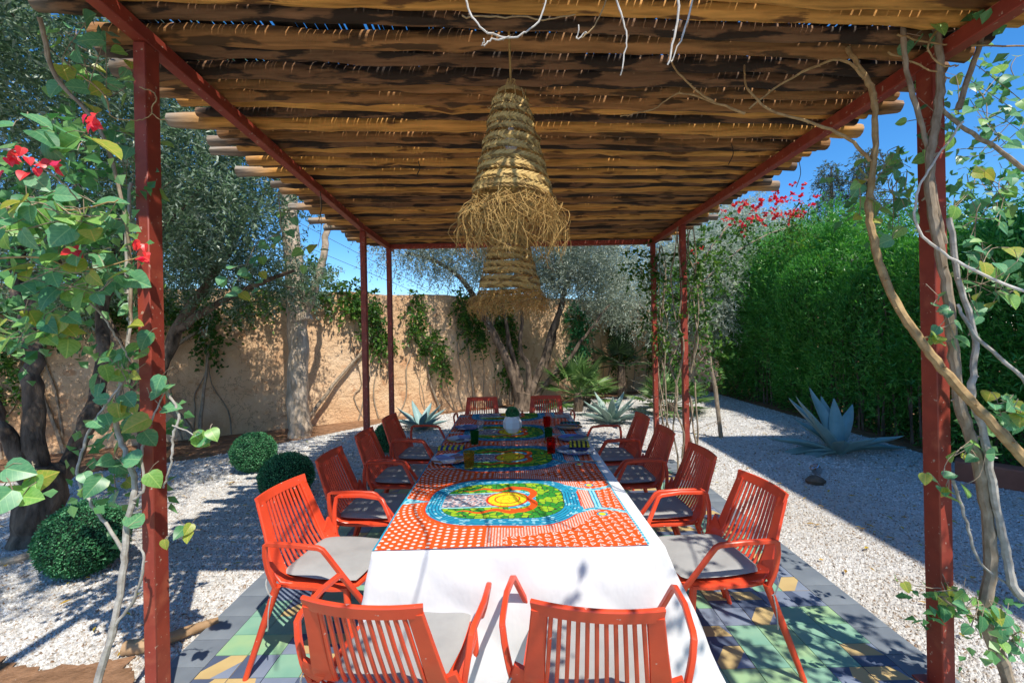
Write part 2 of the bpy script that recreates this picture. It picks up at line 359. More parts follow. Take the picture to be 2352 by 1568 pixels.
for _i in range(len(SOILP)):
    (x1, y1), (x2, y2) = SOILP[_i], SOILP[(_i+1) % len(SOILP)]
    for _k in range(8):
        _t2 = _k/8; _a = .035 if _i >= 2 and _i < 7 else 0; _p.append((x1+(x2-x1)*_t2+_j.uniform(-_a, _a), y1+(y2-y1)*_t2+_j.uniform(-_a, _a)))
SOILP = _p
Va, Fa, Ta = stones(150000, 1.3, 5.0, .006, .012, 1, 1, lambda X, Y: ~(inpoly(X, Y, SOILP) & (np.random.default_rng(4).random(len(X)) < .45)))
Vb, Fb, Tb = stones(60000, 5.0, 12.0, .010, .018, 0, 2)
V = np.concatenate([Va, Vb]); Fc = np.concatenate([Fa, Fb+len(Va)])
tag(npmesh('gravel_chips', V, Fc, M['stone'], tint=np.concatenate([Ta, Tb])), 'white marble chippings covering the garden floor round the tiled patio', 'gravel', kind='stuff')

# fallen leaves on the gravel
def diamond(g, C, D, Nn, L, W, fold=.25):
    """leaf faces: C base points, D directions, Nn normals, L lengths, W widths -> verts, tris, per-vertex tint rows"""
    S_ = np.cross(D, Nn); S_ /= np.linalg.norm(S_, axis=1)[:, None]+1e-9
    L = L[:, None]; W = W[:, None]; n_ = len(C)
    V = np.stack([C, C+D*L*.45+S_*W*.5+Nn*W*fold, C+D*L, C+D*L*.45-S_*W*.5+Nn*W*fold], 1).reshape(-1, 3)
    b_ = (np.arange(n_)*4)[:, None]
    return V, np.concatenate([b_+np.array([0, 1, 2]), b_+np.array([0, 2, 3])])
def unit(a): return a/(np.linalg.norm(a, axis=-1, keepdims=True)+1e-9)

# ------------------------------------------------------------------ patio of cement tiles
patio = empty('tiled_patio', (0, 0, 0)); tag(patio, kind='structure')
mb = MB(); mb.box(PX0, PX1, PY0, PY1, -.01, .014); mb.build('mortar_bed', M['grout'], patio)
def tile_mesh(name, polys, sx, sy, g=.0019, t=.012):
    """polys: list of (material index, [(u,v)...]) in 0..1"""
    mb = MB()
    for mi, P in polys:
        top = [((u-.5)*(sx-2*g), (v_-.5)*(sy-2*g), t) for u, v_ in P]; mb.add(top, [tuple(range(len(top)))], mi)
    a, b_ = sx/2-g, sy/2-g
    for (x0, y0, x1, y1) in ((-a, -b_, a, -b_), (a, -b_, a, b_), (a, b_, -a, b_), (-a, b_, -a, -b_)):
        mb.add([(x0, y0, 0), (x1, y1, 0), (x1, y1, t), (x0, y0, t)], [(0, 1, 2, 3)], polys[0][0])
    return mb.mesh(name, False)
TM = [M['t_green'], M['t_green2'], M['t_yel'], M['t_navy'], M['t_grey']]
sq = [(0, 0), (1, 0), (1, 1), (0, 1)]
TX, TY = .17, .156
defs = [[(0, sq)], [(1, sq)],
        [(2, [(.0, 0), (.45, 0), (1, .72), (1, 1), (.5, 1), (0, .3)]), (4, [(.45, 0), (1, 0), (1, .4), (1, .72)]), (3, [(0, .3), (.5, 1), (0, 1)])],
        [(4, [(0, 0), (.7, 0), (.45, .62), (0, .8)]), (2, [(.7, 0), (1, 0), (1, 1), (.62, 1), (.45, .62)]), (3, [(0, .8), (.45, .62), (.62, 1), (0, 1)])],
        [(3, [(0, 0), (1, 0), (1, .45), (0, .45)]), (2, [(0, .45), (1, .45), (.8, 1), (0, 1)]), (4, [(1, .45), (1, 1), (.8, 1)])],
        [(3, [(0, 0), (.6, 0), (.3, 1), (0, 1)]), (4, [(.6, 0), (1, 0), (1, 1), (.3, 1)])],
        [(4, sq)]]
tms = []
for d in defs:
    me = tile_mesh('tile', d, TX, TY)
    for mm in TM: me.materials.append(mm)
    tms.append(me)
edge_me = tile_mesh('edge_tile', [(0, sq)], .2, .2); edge_me.materials.append(M['t_edge'])
rest = []
ncol = 20; nrow = int((5.2+1.2)/TY)
def visible(x, y):
    if y < 1.55: return False
    return abs(x) > .45 or y < 2.0
cnt = 0
for r_ in range(nrow):
    for q in range(ncol):
        x = PX0+.2+TX*(q+.5); y = 5.4-TY*(r_+.5)
        ph = (q+2*(r_//2)) % 6; k = (q*7+r_*13+(q*r_) % 5) % 10
        if ph in (0, 1): ty = 0 if k < 6 else 1
        elif ph in (2,): ty = (3 if k < 5 else 4) if r_ % 2 else (2 if k < 6 else 0)
        elif ph == 3: ty = 4 if k < 5 else (2 if k < 7 else 5)
        elif ph == 4: ty = 0 if k < 8 else 6
        else: ty = 2 if k < 6 else (5 if k < 8 else 1)
        if visible(x, y) and y < 4.15 and cnt < 236:
            o = link('tile', tms[ty], patio); cnt += 1
            o.location = (x, y, .0145+U(0, .0012)); o.rotation_euler = (U(-.003, .003), U(-.003, .003), 0)
        else: rest.append((x, y, ty))
mb = MB()
for x, y, ty in rest:
    for mi, P in defs[ty]:
        top = [(x+(u-.5)*(TX-.0024), y+(v_-.5)*(TY-.0024), .0265) for u, v_ in P]; mb.add(top, [tuple(range(len(top)))], mi)
tag(mb.build('tile_field', TM, patio, smooth=False), kind='stuff')
ne = 0
for side in (PX0+.1, PX1-.1):
    for k in range(35):
        y = PY1-.1-.2*k
        if y < 1.4: continue
        o = link('edge_tile', edge_me, patio); o.location = (side, y, .0145+U(0, .0015)); ne += 1
for k in range(1, 18):
    o = link('edge_tile', edge_me, patio); o.location = (PX0+.1+.2*k, PY1-.1, .0145)

# ------------------------------------------------------------------ adobe garden wall
def wall_run(name, pts, h, th, label, cat='wall', seg=.25):
    path = []
    for i in range(len(pts)-1):
        a, b_ = Vector(pts[i]), Vector(pts[i+1]); k = max(2, int((b_-a).length/seg))
        path += [a+(b_-a)*j/k for j in range(k)]
    path.append(Vector(pts[-1])); mb = MB(); vs = []; n_ = len(path)
    rows = 9
    for i, p in enumerate(path):
        d = (path[min(i+1, n_-1)]-path[max(i-1, 0)]); nx = Vector((d.y, -d.x)).normalized()
        hh = h+.02*math.sin(i*.9)+U(-.012, .012)
        ring = [(p+nx*(th/2+.05*(1-k/(rows-1))+U(-.012, .012)), hh*k/(rows-1)) for k in range(rows)]
        ring += [(p-nx*(th/2), hh), (p-nx*(th/2), 0)]
        vs += [(q.x, q.y, z-.01) for q, z in ring]
    k = rows+2
    fs = [(i*k+j, (i+1)*k+j, (i+1)*k+j+1, i*k+j+1) for i in range(n_-1) for j in range(k-1)]
    mb.add(vs, fs); o = mb.build(name, M['wall'], None)
    return tag(o, label, cat)
wall_run('garden_wall', [(-13, wallY(-13)), (-3.38, wallY(-3.38)), (-.2, wallY(-.2)), (14, wallY(14))], 2.56, .35, 'tall rough ochre adobe wall running along the back of the garden')

# ------------------------------------------------------------------ pergola
perg = empty('pergola', (.13, 1.97, 0)); tag(perg, 'red steel pergola roofed with rough wooden poles over the dining table', 'pergola')
off = Vector((.13, 1.97, 0))
def pb(mb, name, mats, smooth=True):
    mb.v = [(x-off.x, y-off.y, z-off.z) for x, y, z in mb.v]
    return mb.build(name, mats, perg, smooth)
XL, XR = -1.63, 1.91
ZB = 2.86
def lift_at(x, y):                        # the roof rises a little towards its near left corner
    return .165*max(0, 4.88-y)/2.89*(XR-x)/(XR-XL)
for X in (XL, XR):
    for Y in (1.99, 4.88, 5.9):
        mb = MB(); wx, wy = (.058, .08) if Y < 3 else (.06, .06)
        mb.box(X-wx/2, X+wx/2, Y-wy/2, Y+wy/2, .02, ZB-.035+lift_at(X, Y), bev=.004)
        p = pb(mb, 'post', M['steel'])
        mb = MB(); mb.box(X-.07, X+.07, Y-.07, Y+.07, .028, .036, bev=.001); q = mb.build('base_plate', M['steel'], p)
        q.location = -off
        q.location = (-off.x, -off.y, 0)
for X in (XL, XR):
    mb = MB(); mb.rtube([(X, y_, ZB+lift_at(X, y_)) for y_ in (-.9, 4.88, 6.05)], .06, .068, up=Vector((0, 0, 1)), ch=.12); pb(mb, 'beam', M['steel'])
for Y in (5.9,):
    mb = MB(); mb.box(XL+.031, XR-.031, Y-.03, Y+.03, ZB-.03, ZB+.03, bev=.004); pb(mb, 'cross_beam', M['steel'])
# roof poles
Y = 1.46; k = 0; POLES = []
while Y < 6.1:
    r0 = (U(.038, .048) if Y < 2.4 else U(.030, .041)) if k % 3 else U(.036, .046)
    xl = -1.93-abs(random.gauss(0, .08)); xr = 2.14+abs(random.gauss(0, .09))
    if random.random() < .22: xl -= U(.05, .28)
    n_ = 44; pts = []; rr = []; a1, a2, p1, p2 = U(.002, .010), U(.002, .006), U(0, 6), U(0, 6); skew = U(-.012, .012)
    tp = U(.8, 1.0); flip = random.random() < .5
    for i in range(n_):
        t = i/(n_-1); x = xl+(xr-xl)*t
        pts.append(Vector((x, Y+r0+a1*math.sin(x*1.7+p1)+a2*math.sin(x*5.1+p2)+skew*x, ZB+.130-r0+.004*math.sin(x*2.3+p2)+.003*math.sin(x*6+p1)-.004+lift_at(x, Y))))
        tt = t if flip else 1-t
        rr.append(r0*(tp+(1-tp)*tt)*(1+.08*math.sin(x*7+p1)+.07*math.sin(x*15+p2)+U(-.06, .06)))
    for _ in range(random.randint(1, 4)):
        i = random.randint(2, n_-3); rr[i] *= 1.16
    mb = MB(); mb.tube(pts, rr, 10, jit=.07); o = pb(mb, 'roof_pole', M['poles'][0 if Y < 1.85 else random.choice([0, 0, 1, 1, 2, 2])])
    POLES.append((Y, r0)); Y += r0*2*U(1.0, 1.18)+(U(.012, .042) if Y < 2.5 else (U(.014, .034) if k % 3 == 1 else U(.005, .014))); k += 1
# reed mat on the poles
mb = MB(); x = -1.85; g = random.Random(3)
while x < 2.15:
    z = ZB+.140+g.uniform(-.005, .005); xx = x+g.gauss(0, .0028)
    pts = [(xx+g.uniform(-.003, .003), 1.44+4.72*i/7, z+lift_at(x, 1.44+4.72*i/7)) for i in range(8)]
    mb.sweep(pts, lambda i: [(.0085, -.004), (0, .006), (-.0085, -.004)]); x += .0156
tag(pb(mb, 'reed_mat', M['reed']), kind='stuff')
# binding wires hanging from the roof
for (x, y, Yd, L) in ((960, 370, 2.9, .10), (1680, 330, 3.0, .14), (735, 440, 3.3, .22), (1835, 370, 3.4, .2)):
    p = at(x, y, Yd); mb = MB(); mb.tube(smooth_path([p, p+Vector((.01, 0, -L*.5)), p+Vector((-.02, .01, -L))], 4), .003, 4); pb(mb, 'binding_wire', M['black'])

# ------------------------------------------------------------------ table, cloths
T0, T1, TXa, TXb, TZ = 1.875, 5.08, -.615, .635, .745
tb = empty('dining_table', (0, 3.4, 0)); tag(tb, 'long dining table hidden under white linen and a printed cloth', 'table')
mb = MB(); mb.box(TXa+.01, TXb-.01, T0+.01-3.4, T1-.01-3.4, TZ-.04, TZ-.008, bev=.004); mb.build('table_top', M['wood_leg'], tb)
for x in (TXa+.12, TXb-.12):
    for y in (T0+.15, 3.45, T1-.15):
        mb = MB(); mb.box(x-.035, x+.035, y-.035-3.4, y+.035-3.4, .027, TZ-.04, bev=.004); mb.build('leg', M['wood_leg'], tb)
# white cloth: rings dropping from the top edge
def cloth():
    per = []; st = .02
    x = TXa
    while x < TXb: per.append((x, T0, 0, -1)); x += st
    y = T0
    while y < T1: per.append((TXb, y, 1, 0)); y += st
    x = TXb
    while x > TXa: per.append((x, T1, 0, 1)); x -= st
    y = T1
    while y > T0: per.append((TXa, y, -1, 0)); y -= st
    # outward direction blended near the corners
    n_ = len(per); D = []
    for i in range(n_):
        dx = sum(per[(i+j) % n_][2] for j in range(-5, 6)); dy = sum(per[(i+j) % n_][3] for j in range(-5, 6))
        q = math.hypot(dx, dy); D.append((dx/11, dy/11))
    vs = []; NR = 22
    for k in range(NR):
        t = k/(NR-1)
        for i, (x, y, nx, ny) in enumerate(per):
            front = ny < 0; drop = .53 if ny < 0 else .30
            sx, sy = D[i]; corner = 1-abs(math.hypot(sx, sy))
            if ny < 0: drop += .05*math.sin(x*3+1)
            blend = min(1, max(0, (y-T0)/.25)) if ny == 0 else 0
            if ny == 0: drop = .53*(1-blend)+.30*blend
            dz = t*drop
            fold = (.013*abs(math.sin(i*.085+t*4.2+.5*math.sin(i*.21)))+.009*abs(math.sin(i*.19-t*6+2)))*min(1, t*4)+.016*math.sin(i*.33+.6*math.sin(i*.07))*t*t+.010*math.sin(i*.13+1.7)*t+.004*math.sin(i*.9+t*3)*t
            out = .008*(1-math.exp(-t*9))+.065*t**1.3+fold
            cflare = .22*corner*t
            vs.append((x+sx*(out+cflare)+(.13*t if (x > TXb-.1 and y < T0+.1) else 0)*max(0, 1-(TXb-x)*10)*max(0, 1-(y-T0)*10),
                       y+sy*(out+cflare), TZ-dz-(.006 if k else 0)))
    fs = [(k*n_+i, (k+1)*n_+i, (k+1)*n_+(i+1) % n_, k*n_+(i+1) % n_) for k in range(NR-1) for i in range(n_)]
    mb = MB(); mb.add(vs, fs); fs2 = [tuple(range(n_-1, -1, -1))]
    mb.f.append(tuple(range(n_))); mb.m.append(0)
    me = mb.mesh('white_tablecloth'); me.set_sharp_from_angle(angle=R(100)); return link('white_tablecloth', me, None, M['linen'])
tag(cloth(), 'plain white linen tablecloth hanging deep over the near end of the table', 'tablecloth')

# the printed cloth: colour print stored point by point
def make_print():
    x0, x1 = -.612, .575
    xs = np.linspace(x0, x1, 470)
    ys = [T0+.003]; 
    while ys[-1] < T1-.02: ys.append(ys[-1]+.0026*(1+max(0, (ys[-1]-2.3))*.9))
    ys = np.array(ys); nx_, ny_ = len(xs), len(ys)
    X, Yv = np.meshgrid(xs, ys)
    g = np.random.default_rng(5)
    wob = .01*np.sin(Yv*3.1+1)+.006*np.sin(Yv*9)
    per = .84; cy0 = 2.42
    K = np.maximum(0, np.round((Yv-cy0)/per)); ly = (Yv-cy0)-K*per; lx = X+.055+wob*.4
    def vor(scale, seed, jit=.9):
        ix, iy = np.floor(X/scale).astype(int), np.floor(Yv/scale).astype(int)
        best = np.full(X.shape, 9.); sec = np.full(X.shape, 9.); idv = np.zeros(X.shape)
        for a in (-1, 0, 1):
            for b_ in (-1, 0, 1):
                h1 = np.sin((ix+a)*127.1+(iy+b_)*311.7+seed)*43758.5; h1 -= np.floor(h1)
                h2 = np.sin((ix+a)*269.5+(iy+b_)*183.3+seed)*43758.5; h2 -= np.floor(h2)
                d = np.hypot(X/scale-(ix+a+.5+(h1-.5)*jit), Yv/scale-(iy+b_+.5+(h2-.5)*jit))
                nb = d < best; sec = np.where(nb, best, np.minimum(sec, d)); idv = np.where(nb, h1, idv); best = np.where(nb, d, best)
        return best, sec-best, idv
    Cc = np.zeros(X.shape+(3,))
    def paint(mask, colr): Cc[mask] = colr
    OR, WH = (.74, .09, .012), (.72, .68, .62); DK = (.03, .02, .03)
    TEAL, BLUE, LBL = (.02, .30, .46), (.01, .09, .19), (.30, .62, .70)
    GRN, LGR, YEL = (.035, .27, .03), (.30, .50, .02), (.78, .62, .02)
    RED = (.62, .05, .015)
    paint(np.ones(X.shape, bool), OR)
    hx, hy, rc = .415, .335, .27
    qx, qy = np.abs(lx)-hx+rc, np.abs(ly)-hy+rc
    sd_ = np.hypot(np.maximum(qx, 0), np.maximum(qy, 0))+np.minimum(np.maximum(qx, qy), 0)-rc
    # left: big dots in curved rows
    row = sd_/.030; ri = np.floor(row); th = np.arctan2(ly, lx*.9)
    rad = .36+ri*.030; ta = th*rad/.032+ri*.5; ti = np.floor(ta)
    dd = np.hypot((row-ri-.5)*.030, (ta-ti-.5)*.032)
    paint((dd < .0078) & (lx < .02), WH)
    # middle and round the ring: fine dots
    fx, fy = X/.0135, Yv/.0135; fy2 = fy+.5*(np.floor(fx) % 2)
    fd = np.hypot(fx-np.floor(fx)-.5, fy2-np.floor(fy2)-.5)
    fine = ((lx >= -.08) & (lx < .16)) | ((lx >= -.08) & (sd_ < .075))
    paint(fine, OR); paint(fine & (fd < .33), WH)
    # right: little triangle outlines
    tri = (lx >= .0) & (sd_ > .075) & ~((lx < .18) & (np.abs(np.abs(ly)-.42) < .20*(.2-lx)))
    tx_, ty_ = X/.038+.35*np.sin(Yv*9), Yv/.040+.3*np.sin(X*11); ty_ = ty_+.5*(np.floor(tx_) % 2)
    u_, v_ = tx_-np.floor(tx_)-.5, ty_-np.floor(ty_)-.5
    hsh = np.sin(np.floor(tx_)*12.9+np.floor(ty_)*78.2)*43758.5; hsh -= np.floor(hsh); an = 1.2+hsh*1.3
    ur, vr = u_*np.cos(an)-v_*np.sin(an), u_*np.sin(an)+v_*np.cos(an)
    sdt = np.maximum.reduce([-vr-.18, vr*.5+ur*.866-.17, vr*.5-ur*.866-.17])
    paint(tri, OR); paint(tri & (sdt < .045) & (sdt > -.055), WH)
    # outline between ring and ground
    paint((sd_ > 0) & (sd_ < .02) & (lx < .1), OR)
    # ring of blue bands
    b1, e1, i1 = vor(.016, 3.3)
    ring = (sd_ <= 0) & (sd_ > -.086)
    paint(ring, TEAL); paint(ring & (i1 > .80), LBL); paint(ring & (i1 < .18), (.02, .22, .42))
    br = (-sd_)/.0172; paint(ring & ((br-np.floor(br)) < .30), BLUE)
    paint(np.abs(sd_) < .004, RED)
    # inside: green crackle
    b2, e2, i2 = vor(.033, 8.1)
    ins = sd_ <= -.086
    paint(ins, GRN); paint(ins & (i2 > .55), LGR); paint(ins & (e2 < .09), DK); paint(ins & (np.abs(sd_+.086) < .004), DK)
    # panel at the left
    pan = ins & (lx < .06) & (np.abs(ly) < .105)
    paint(pan, LBL); b3, e3, i3 = vor(.011, 1.1)
    pin = pan & (np.abs(ly) < .085); paint(pin, (.50, .33, .32)); paint(pin & (i3 > .55), (.10, .14, .20)); paint(pin & (i3 < .15), (.6, .6, .62))
    paint(pan & (np.abs(np.abs(ly)-.087) < .003), DK)
    # arch and tails
    ex, ey = lx-.05, ly; er = np.hypot(ex, ey*1.0)
    paint(ins & (er < .128) & (ex > -.02), TEAL); paint(ins & (er < .128) & (ex > -.02) & (i1 > .5), LBL)
    arch = ins & (((np.abs(np.hypot(ex-.03, np.abs(ey)-.075)-.085) < .02) & (ex > -.01)))
    paint(arch, OR)
    tail = ins & (lx < .09) & (lx > -.24) & (np.abs(np.abs(ly)-.155-.016*np.sin(lx*38)) < .004+.02*np.clip((lx+.24)/.33, 0, 1))
    paint(tail, OR)
    yr = np.hypot(ex+.03, ey*1.08)
    paint(ins & (yr < .118), RED); paint(ins & (yr < .105), YEL)
    b4, e4, i4 = vor(.036, 5.9); paint(ins & (yr < .105) & (e4 < .05), (.35, .22, .01)); paint(ins & (np.abs(yr-.068) < .004), RED)
    # spool shape at the right
    sx_ = lx-.50
    fine2 = (sd_ > .02) & (lx > .30) & (lx < .50) & (np.abs(ly) < .125) ; paint(fine2, OR); paint(fine2 & (fd < .40), WH)
    stem_ = (np.abs(sx_) < .021) & (np.abs(ly) < .15); paint(stem_, LBL); paint(stem_ & (np.abs(sx_) > .016), BLUE); paint(stem_ & (np.abs(sx_) < .004), TEAL)
    arm = (lx > .35) & (np.abs(np.abs(ly)-.155+.045*np.cos((lx-.5)*14)*(np.abs(sx_) < .2)-.03) < .016) ; paint(arm, TEAL); paint(arm & (i1 > .5), LBL)
    hook = (lx > .33) & (lx < .42) & (np.abs(np.hypot(lx-.375, np.abs(ly)-.135)-.036) < .009); paint(hook, TEAL)
    tip = (np.hypot(sx_, np.abs(ly)-.215) < .028); paint(tip, TEAL); paint(np.hypot(sx_, np.abs(ly)-.215) < .018, YEL)
    # wedge at the left edge
    wd = (lx < -.40) & (np.abs(ly-.0) < .05*np.clip((-lx-.40)/.16, 0, 1)); paint(wd, TEAL); paint(wd & (i1 > .5), LBL)
    # selvedge
    sel = X > x1-.012; paint(sel, TEAL); paint(sel & (np.floor(Yv/.012) % 2 == 0), LBL)
    sel = X < x0+.008; paint(sel, TEAL)
    # soft dye unevenness of the cloth
    Z = TZ+.0085+.0045*np.sin(X*7+Yv*3)*np.sin(Yv*5.2+1)+.0012*np.sin(Yv*17+X*9)+.002*np.maximum(0, np.sin(Yv*7.5+X*2))**12
    P = np.stack([X+.004*np.sin(Yv*2), Yv, Z], -1)
    P = P.reshape(-1, 3)
    idx = np.arange(nx_*ny_).reshape(ny_, nx_)
    Fq = np.stack([idx[:-1, :-1], idx[:-1, 1:], idx[1:, 1:], idx[1:, :-1]], -1).reshape(-1, 4)
    return npmesh('printed_tablecloth', P, Fq, M['print'], col=Cc.reshape(-1, 3), smooth=True)
tag(make_print(), 'orange wax print table cover with repeated green and blue ovals, dots and triangles', 'table cover')

# ------------------------------------------------------------------ armchairs
def chair_proto():
    root = empty('armchair')
    CM = M['chair']
    prof = [(-.10, .432), (-.155, .444), (-.192, .475), (-.222, .54), (-.262, .66), (-.315, .80), (-.325, .83)]
    def hw(z): t = (z-.43)/.4; return .240-.050*t
    def back(xn, z_i):   # xn -1..1 across
        y, z = prof[z_i]; bow = .028*(1-xn*xn)*min(1, (z-.43)/.2)
        return Vector((xn*hw(z), y-bow, z))
    for sx in (-1, 1):
        mb = MB(); mb.tube([(sx*.262, -.165, .44), (sx*.275, -.22, .28), (sx*.298, -.315, .0)], [.019, .017, .013], 10); mb.build('leg', CM, root)
        mb = MB(); mb.tube([(sx*.225, .175, .43), (sx*.236, .195, .25), (sx*.255, .225, .0)], [.017, .016, .012], 10); mb.build('leg', CM, root)
        mb = MB()
        pts = smooth_path([(sx*.268, -.168, .43), (sx*.286, -.192, .52), (sx*.306, -.196, .635)], 3)[:-1]+[Vector((sx*.308, -.188, .655)), Vector((sx*.310, -.17, .664))]
        pts += [Vector((sx*.318, -.03, .668)), Vector((sx*.312, .088, .660)), Vector((sx*.309, .108, .650))]
        pts += smooth_path([(sx*.300, .13, .615), (sx*.275, .185, .52), (sx*.243, .235, .425)], 3)
        mb.rtube(pts, .022, .020, up=Vector((sx, 0, 0)), ch=.35)
        # web joining the arm foot and the back
        mb.rtube([(sx*.275, -.178, .475), (sx*.250, -.200, .485), (sx*.222, -.212, .53)], [.05, .075, .10], .016, up=Vector((0, 1, .3)), ch=.4)
        mb.build('arm', CM, root)
    # backrest frame: two wide stiles and a top rail
    mb = MB()
    for sx in (-1, 1):
        pts = [back(sx*.875, i)+Vector((0, 0, 0)) for i in range(len(prof)-1)]
        mb.rtube(pts, [.05, .085, .078, .068, .058, .052], .016, up=Vector((0, 1, .35)), ch=.45)
    pts = [back(-1+2*i/12, 5)+Vector((0, -.004, .008)) for i in range(13)]
    mb.rtube(pts, .015, .050, up=Vector((0, -.38, 1)), ch=.45)
    mb.build('backrest_frame', CM, root)
    NS = 11
    for k in range(NS):
        xn = -.69+1.38*k/(NS-1); mb = MB()
        mb.rtube([back(xn, i) for i in range(1, 6)], .0132, .012, up=Vector((0, 1, .3)), ch=.5); mb.build('slat', CM, root)
    # seat shell
    mb = MB(); out = []
    for i in range(28):
        a = 2*math.pi*i/28; ca, sa = math.cos(a), math.sin(a); q = 1/((abs(ca)**5+abs(sa)**5)**.2)
        out.append((ca*q*.255, sa*q*.225+.01))
    vs = [(x*.93, y*.93, .418) for x, y in out]+[(x, y, .425) for x, y in out]+[(x, y, .438) for x, y in out]+[(x*.96, y*.96, .441) for x, y in out]
    n_ = 28; fs = [tuple(range(n_-1, -1, -1)), tuple(range(3*n_, 4*n_))]+[(k*n_+j, k*n_+(j+1) % n_, (k+1)*n_+(j+1) % n_, (k+1)*n_+j) for k in range(3) for j in range(n_)]
    mb.add(vs, fs); mb.build('seat', CM, root)
    # cushion, puffed with a seam
    mb = MB(); NU = 25; vs = []
    for top in (1, 0):
        for i in range(NU):
            for j in range(NU):
                u, v_ = i/(NU-1)*2-1, j/(NU-1)*2-1
                e = (1-abs(u)**6)*(1-abs(v_)**6); e = max(0, e)**.55
                wv = 1-.10*(v_ < 0)*abs(v_)
                z = .462+(.020*e+.004*math.sin(u*4+v_*3)*e if top else -.018*e)
                rr_ = 1-.05*(abs(u)*abs(v_))**3
                vs.append((u*.218*wv*rr_, .012+v_*.215*rr_, z))
    fs = []
    for i in range(NU-1):
        for j in range(NU-1):
            a = i*NU+j; fs.append((a, a+NU, a+NU+1, a+1)); b_ = a+NU*NU; fs.append((b_, b_+1, b_+NU+1, b_+NU))
    mb.add(vs, fs); me = mb.mesh('seat_cushion'); cu = link('seat_cushion', me, root, M['cushion'])
    for sx in (-1, 1):
        mb = MB(); mb.tube(smooth_path([(sx*.20, -.19, .46), (sx*.262, -.20, .50), (sx*.292, -.20, .46), (sx*.285, -.18, .40), (sx*.26, -.16, .42)], 4), .0035, 5)
        mb.tube(smooth_path([(sx*.285, -.18, .40), (sx*.292, -.19, .33), (sx*.285, -.20, .24)], 3), .003, 5); mb.build('cord', M['cord'], cu)
    return root
GR = 'coral red armchairs round the dining table'
spots = [ # x, y, facing (deg from +Y, ccw), label
    (-.43, 1.665, -8, 'sunlit red armchair at the near end of the table, the left one'),
    (.28, 1.625, -8, 'sunlit red armchair at the near end of the table, the right one'),
    (-.955, 2.36, -99, 'sunlit red armchair nearest the camera on the left side of the table'),
    (-.965, 3.06, -92, 'second red armchair from the camera on the left side, in shade between two others'),
    (-.95, 3.74, -92, 'third red armchair on the left side, in front of the middle steel post'),
    (-.93, 4.42, -94, 'farthest red armchair on the left side, in front of the small hidden topiary ball'),
    (.985, 2.31, 95, 'sunlit red armchair nearest the camera on the right side of the table'),
    (.95, 2.98, 92, 'second red armchair from the camera on the right side, in front of the steel post'),
    (.93, 3.64, 91, 'third red armchair from the camera on the right side of the table'),
    (.92, 4.24, 92, 'farthest red armchair on the right side of the table'),
    (-.40, 5.33, 180, 'red armchair at the far head of the table, on the left'),
    (.42, 5.36, 180, 'red armchair at the far head of the table, on the right')]
ch0 = chair_proto()
for i, (x, y, a, lab) in enumerate(spots):
    o = ch0 if i == 0 else copy_tree(ch0)
    o.location = (x, y, .028); o.rotation_euler = (0, 0, R(a)); tag(o, lab, 'chair', GR)

# ------------------------------------------------------------------ things on the table
ZT = TZ+.010
def plate(px, py, r, label, cols, sc_, bowl=False):
    p = onz(px, py, ZT); mb = MB()
    if bowl: pr = [(0, .006), (r*.45, .006), (r*.75, .02), (r, .045), (r*1.0, .048), (r*.74, .026), (r*.45, .011), (0, .010)]
    else: pr = [(0, .003), (r*.6, .003), (r, .016), (r*1.0, .019), (r*.62, .008), (0, .008)]
    mb.lathe(pr, 32); o = mb.build('bowl' if bowl else 'plate', platemat('glaze_'+label.split()[0], cols, sc_)); o.location = (p.x, p.y, ZT)
    return tag(o, label, 'bowl' if bowl else 'plate', 'painted plates set on the table')
PUR, WHT, DKR, NVY, YL, GN, BK = (.16, .15, .42), (.55, .58, .68), (.22, .02, .03), (.04, .06, .22), (.65, .52, .03), (.03, .2, .12), (.02, .02, .03)
plate(1033, 1058, .135, 'violet and dark red plate beside the amber glass', [PUR, PUR, WHT, DKR], 11)
plate(1060, 1011, .125, 'blue and yellow painted plate beside the green glass', [WHT, NVY, YL, PUR], 12)
plate(1072, 984, .12, 'violet plate at the third place on the left, beside a clear glass', [PUR, WHT, NVY], 12)
plate(1322, 1037, .145, 'white and blue plate under the striped yellow napkin', [WHT, PUR, NVY, WHT], 12)
plate(1316, 1009, .13, 'cobalt blue plate between the two other plates on the right side', [NVY, (.05, .1, .5), GN], 9)
plate(1306, 983, .13, 'brown and blue plate farthest away on the right side', [DKR, NVY, (.1, .04, .03)], 10)
def glass(px, py, r, h, m, label):
    p = onz(px, py, ZT); mb = MB()
    mb.lathe([(0, .002), (r*.8, .002), (r*.86, h*.4), (r, h), (r*.9, h), (r*.78, h*.4), (r*.7, .012), (0, .012)], 20)
    o = mb.build('drinking_glass', m); o.location = (p.x, p.y, ZT); return tag(o, label, 'glass', 'coloured tumblers on the table')
glass(1077, 1075, .040, .115, M['g_amber'], 'amber hammered tumbler beside the violet plate')
glass(1090, 1020, .038, .11, M['g_green'], 'dark green tumbler beside the blue and yellow plate')
glass(1104, 988, .035, .10, M['g_clear'], 'clear tumbler on the left beside the third plate')
glass(1266, 1040, .038, .115, M['g_red'], 'red tumbler nearest the camera, at the edge of the big plate')
glass(1260, 1012, .038, .11, M['g_green'], 'pale green tumbler behind the nearer red one')
glass(1256, 983, .038, .11, M['g_red'], 'red tumbler farther back near the white vase')
glass(1188, 962, .036, .11, M['g_clear'], 'clear tumbler standing behind the white vase')
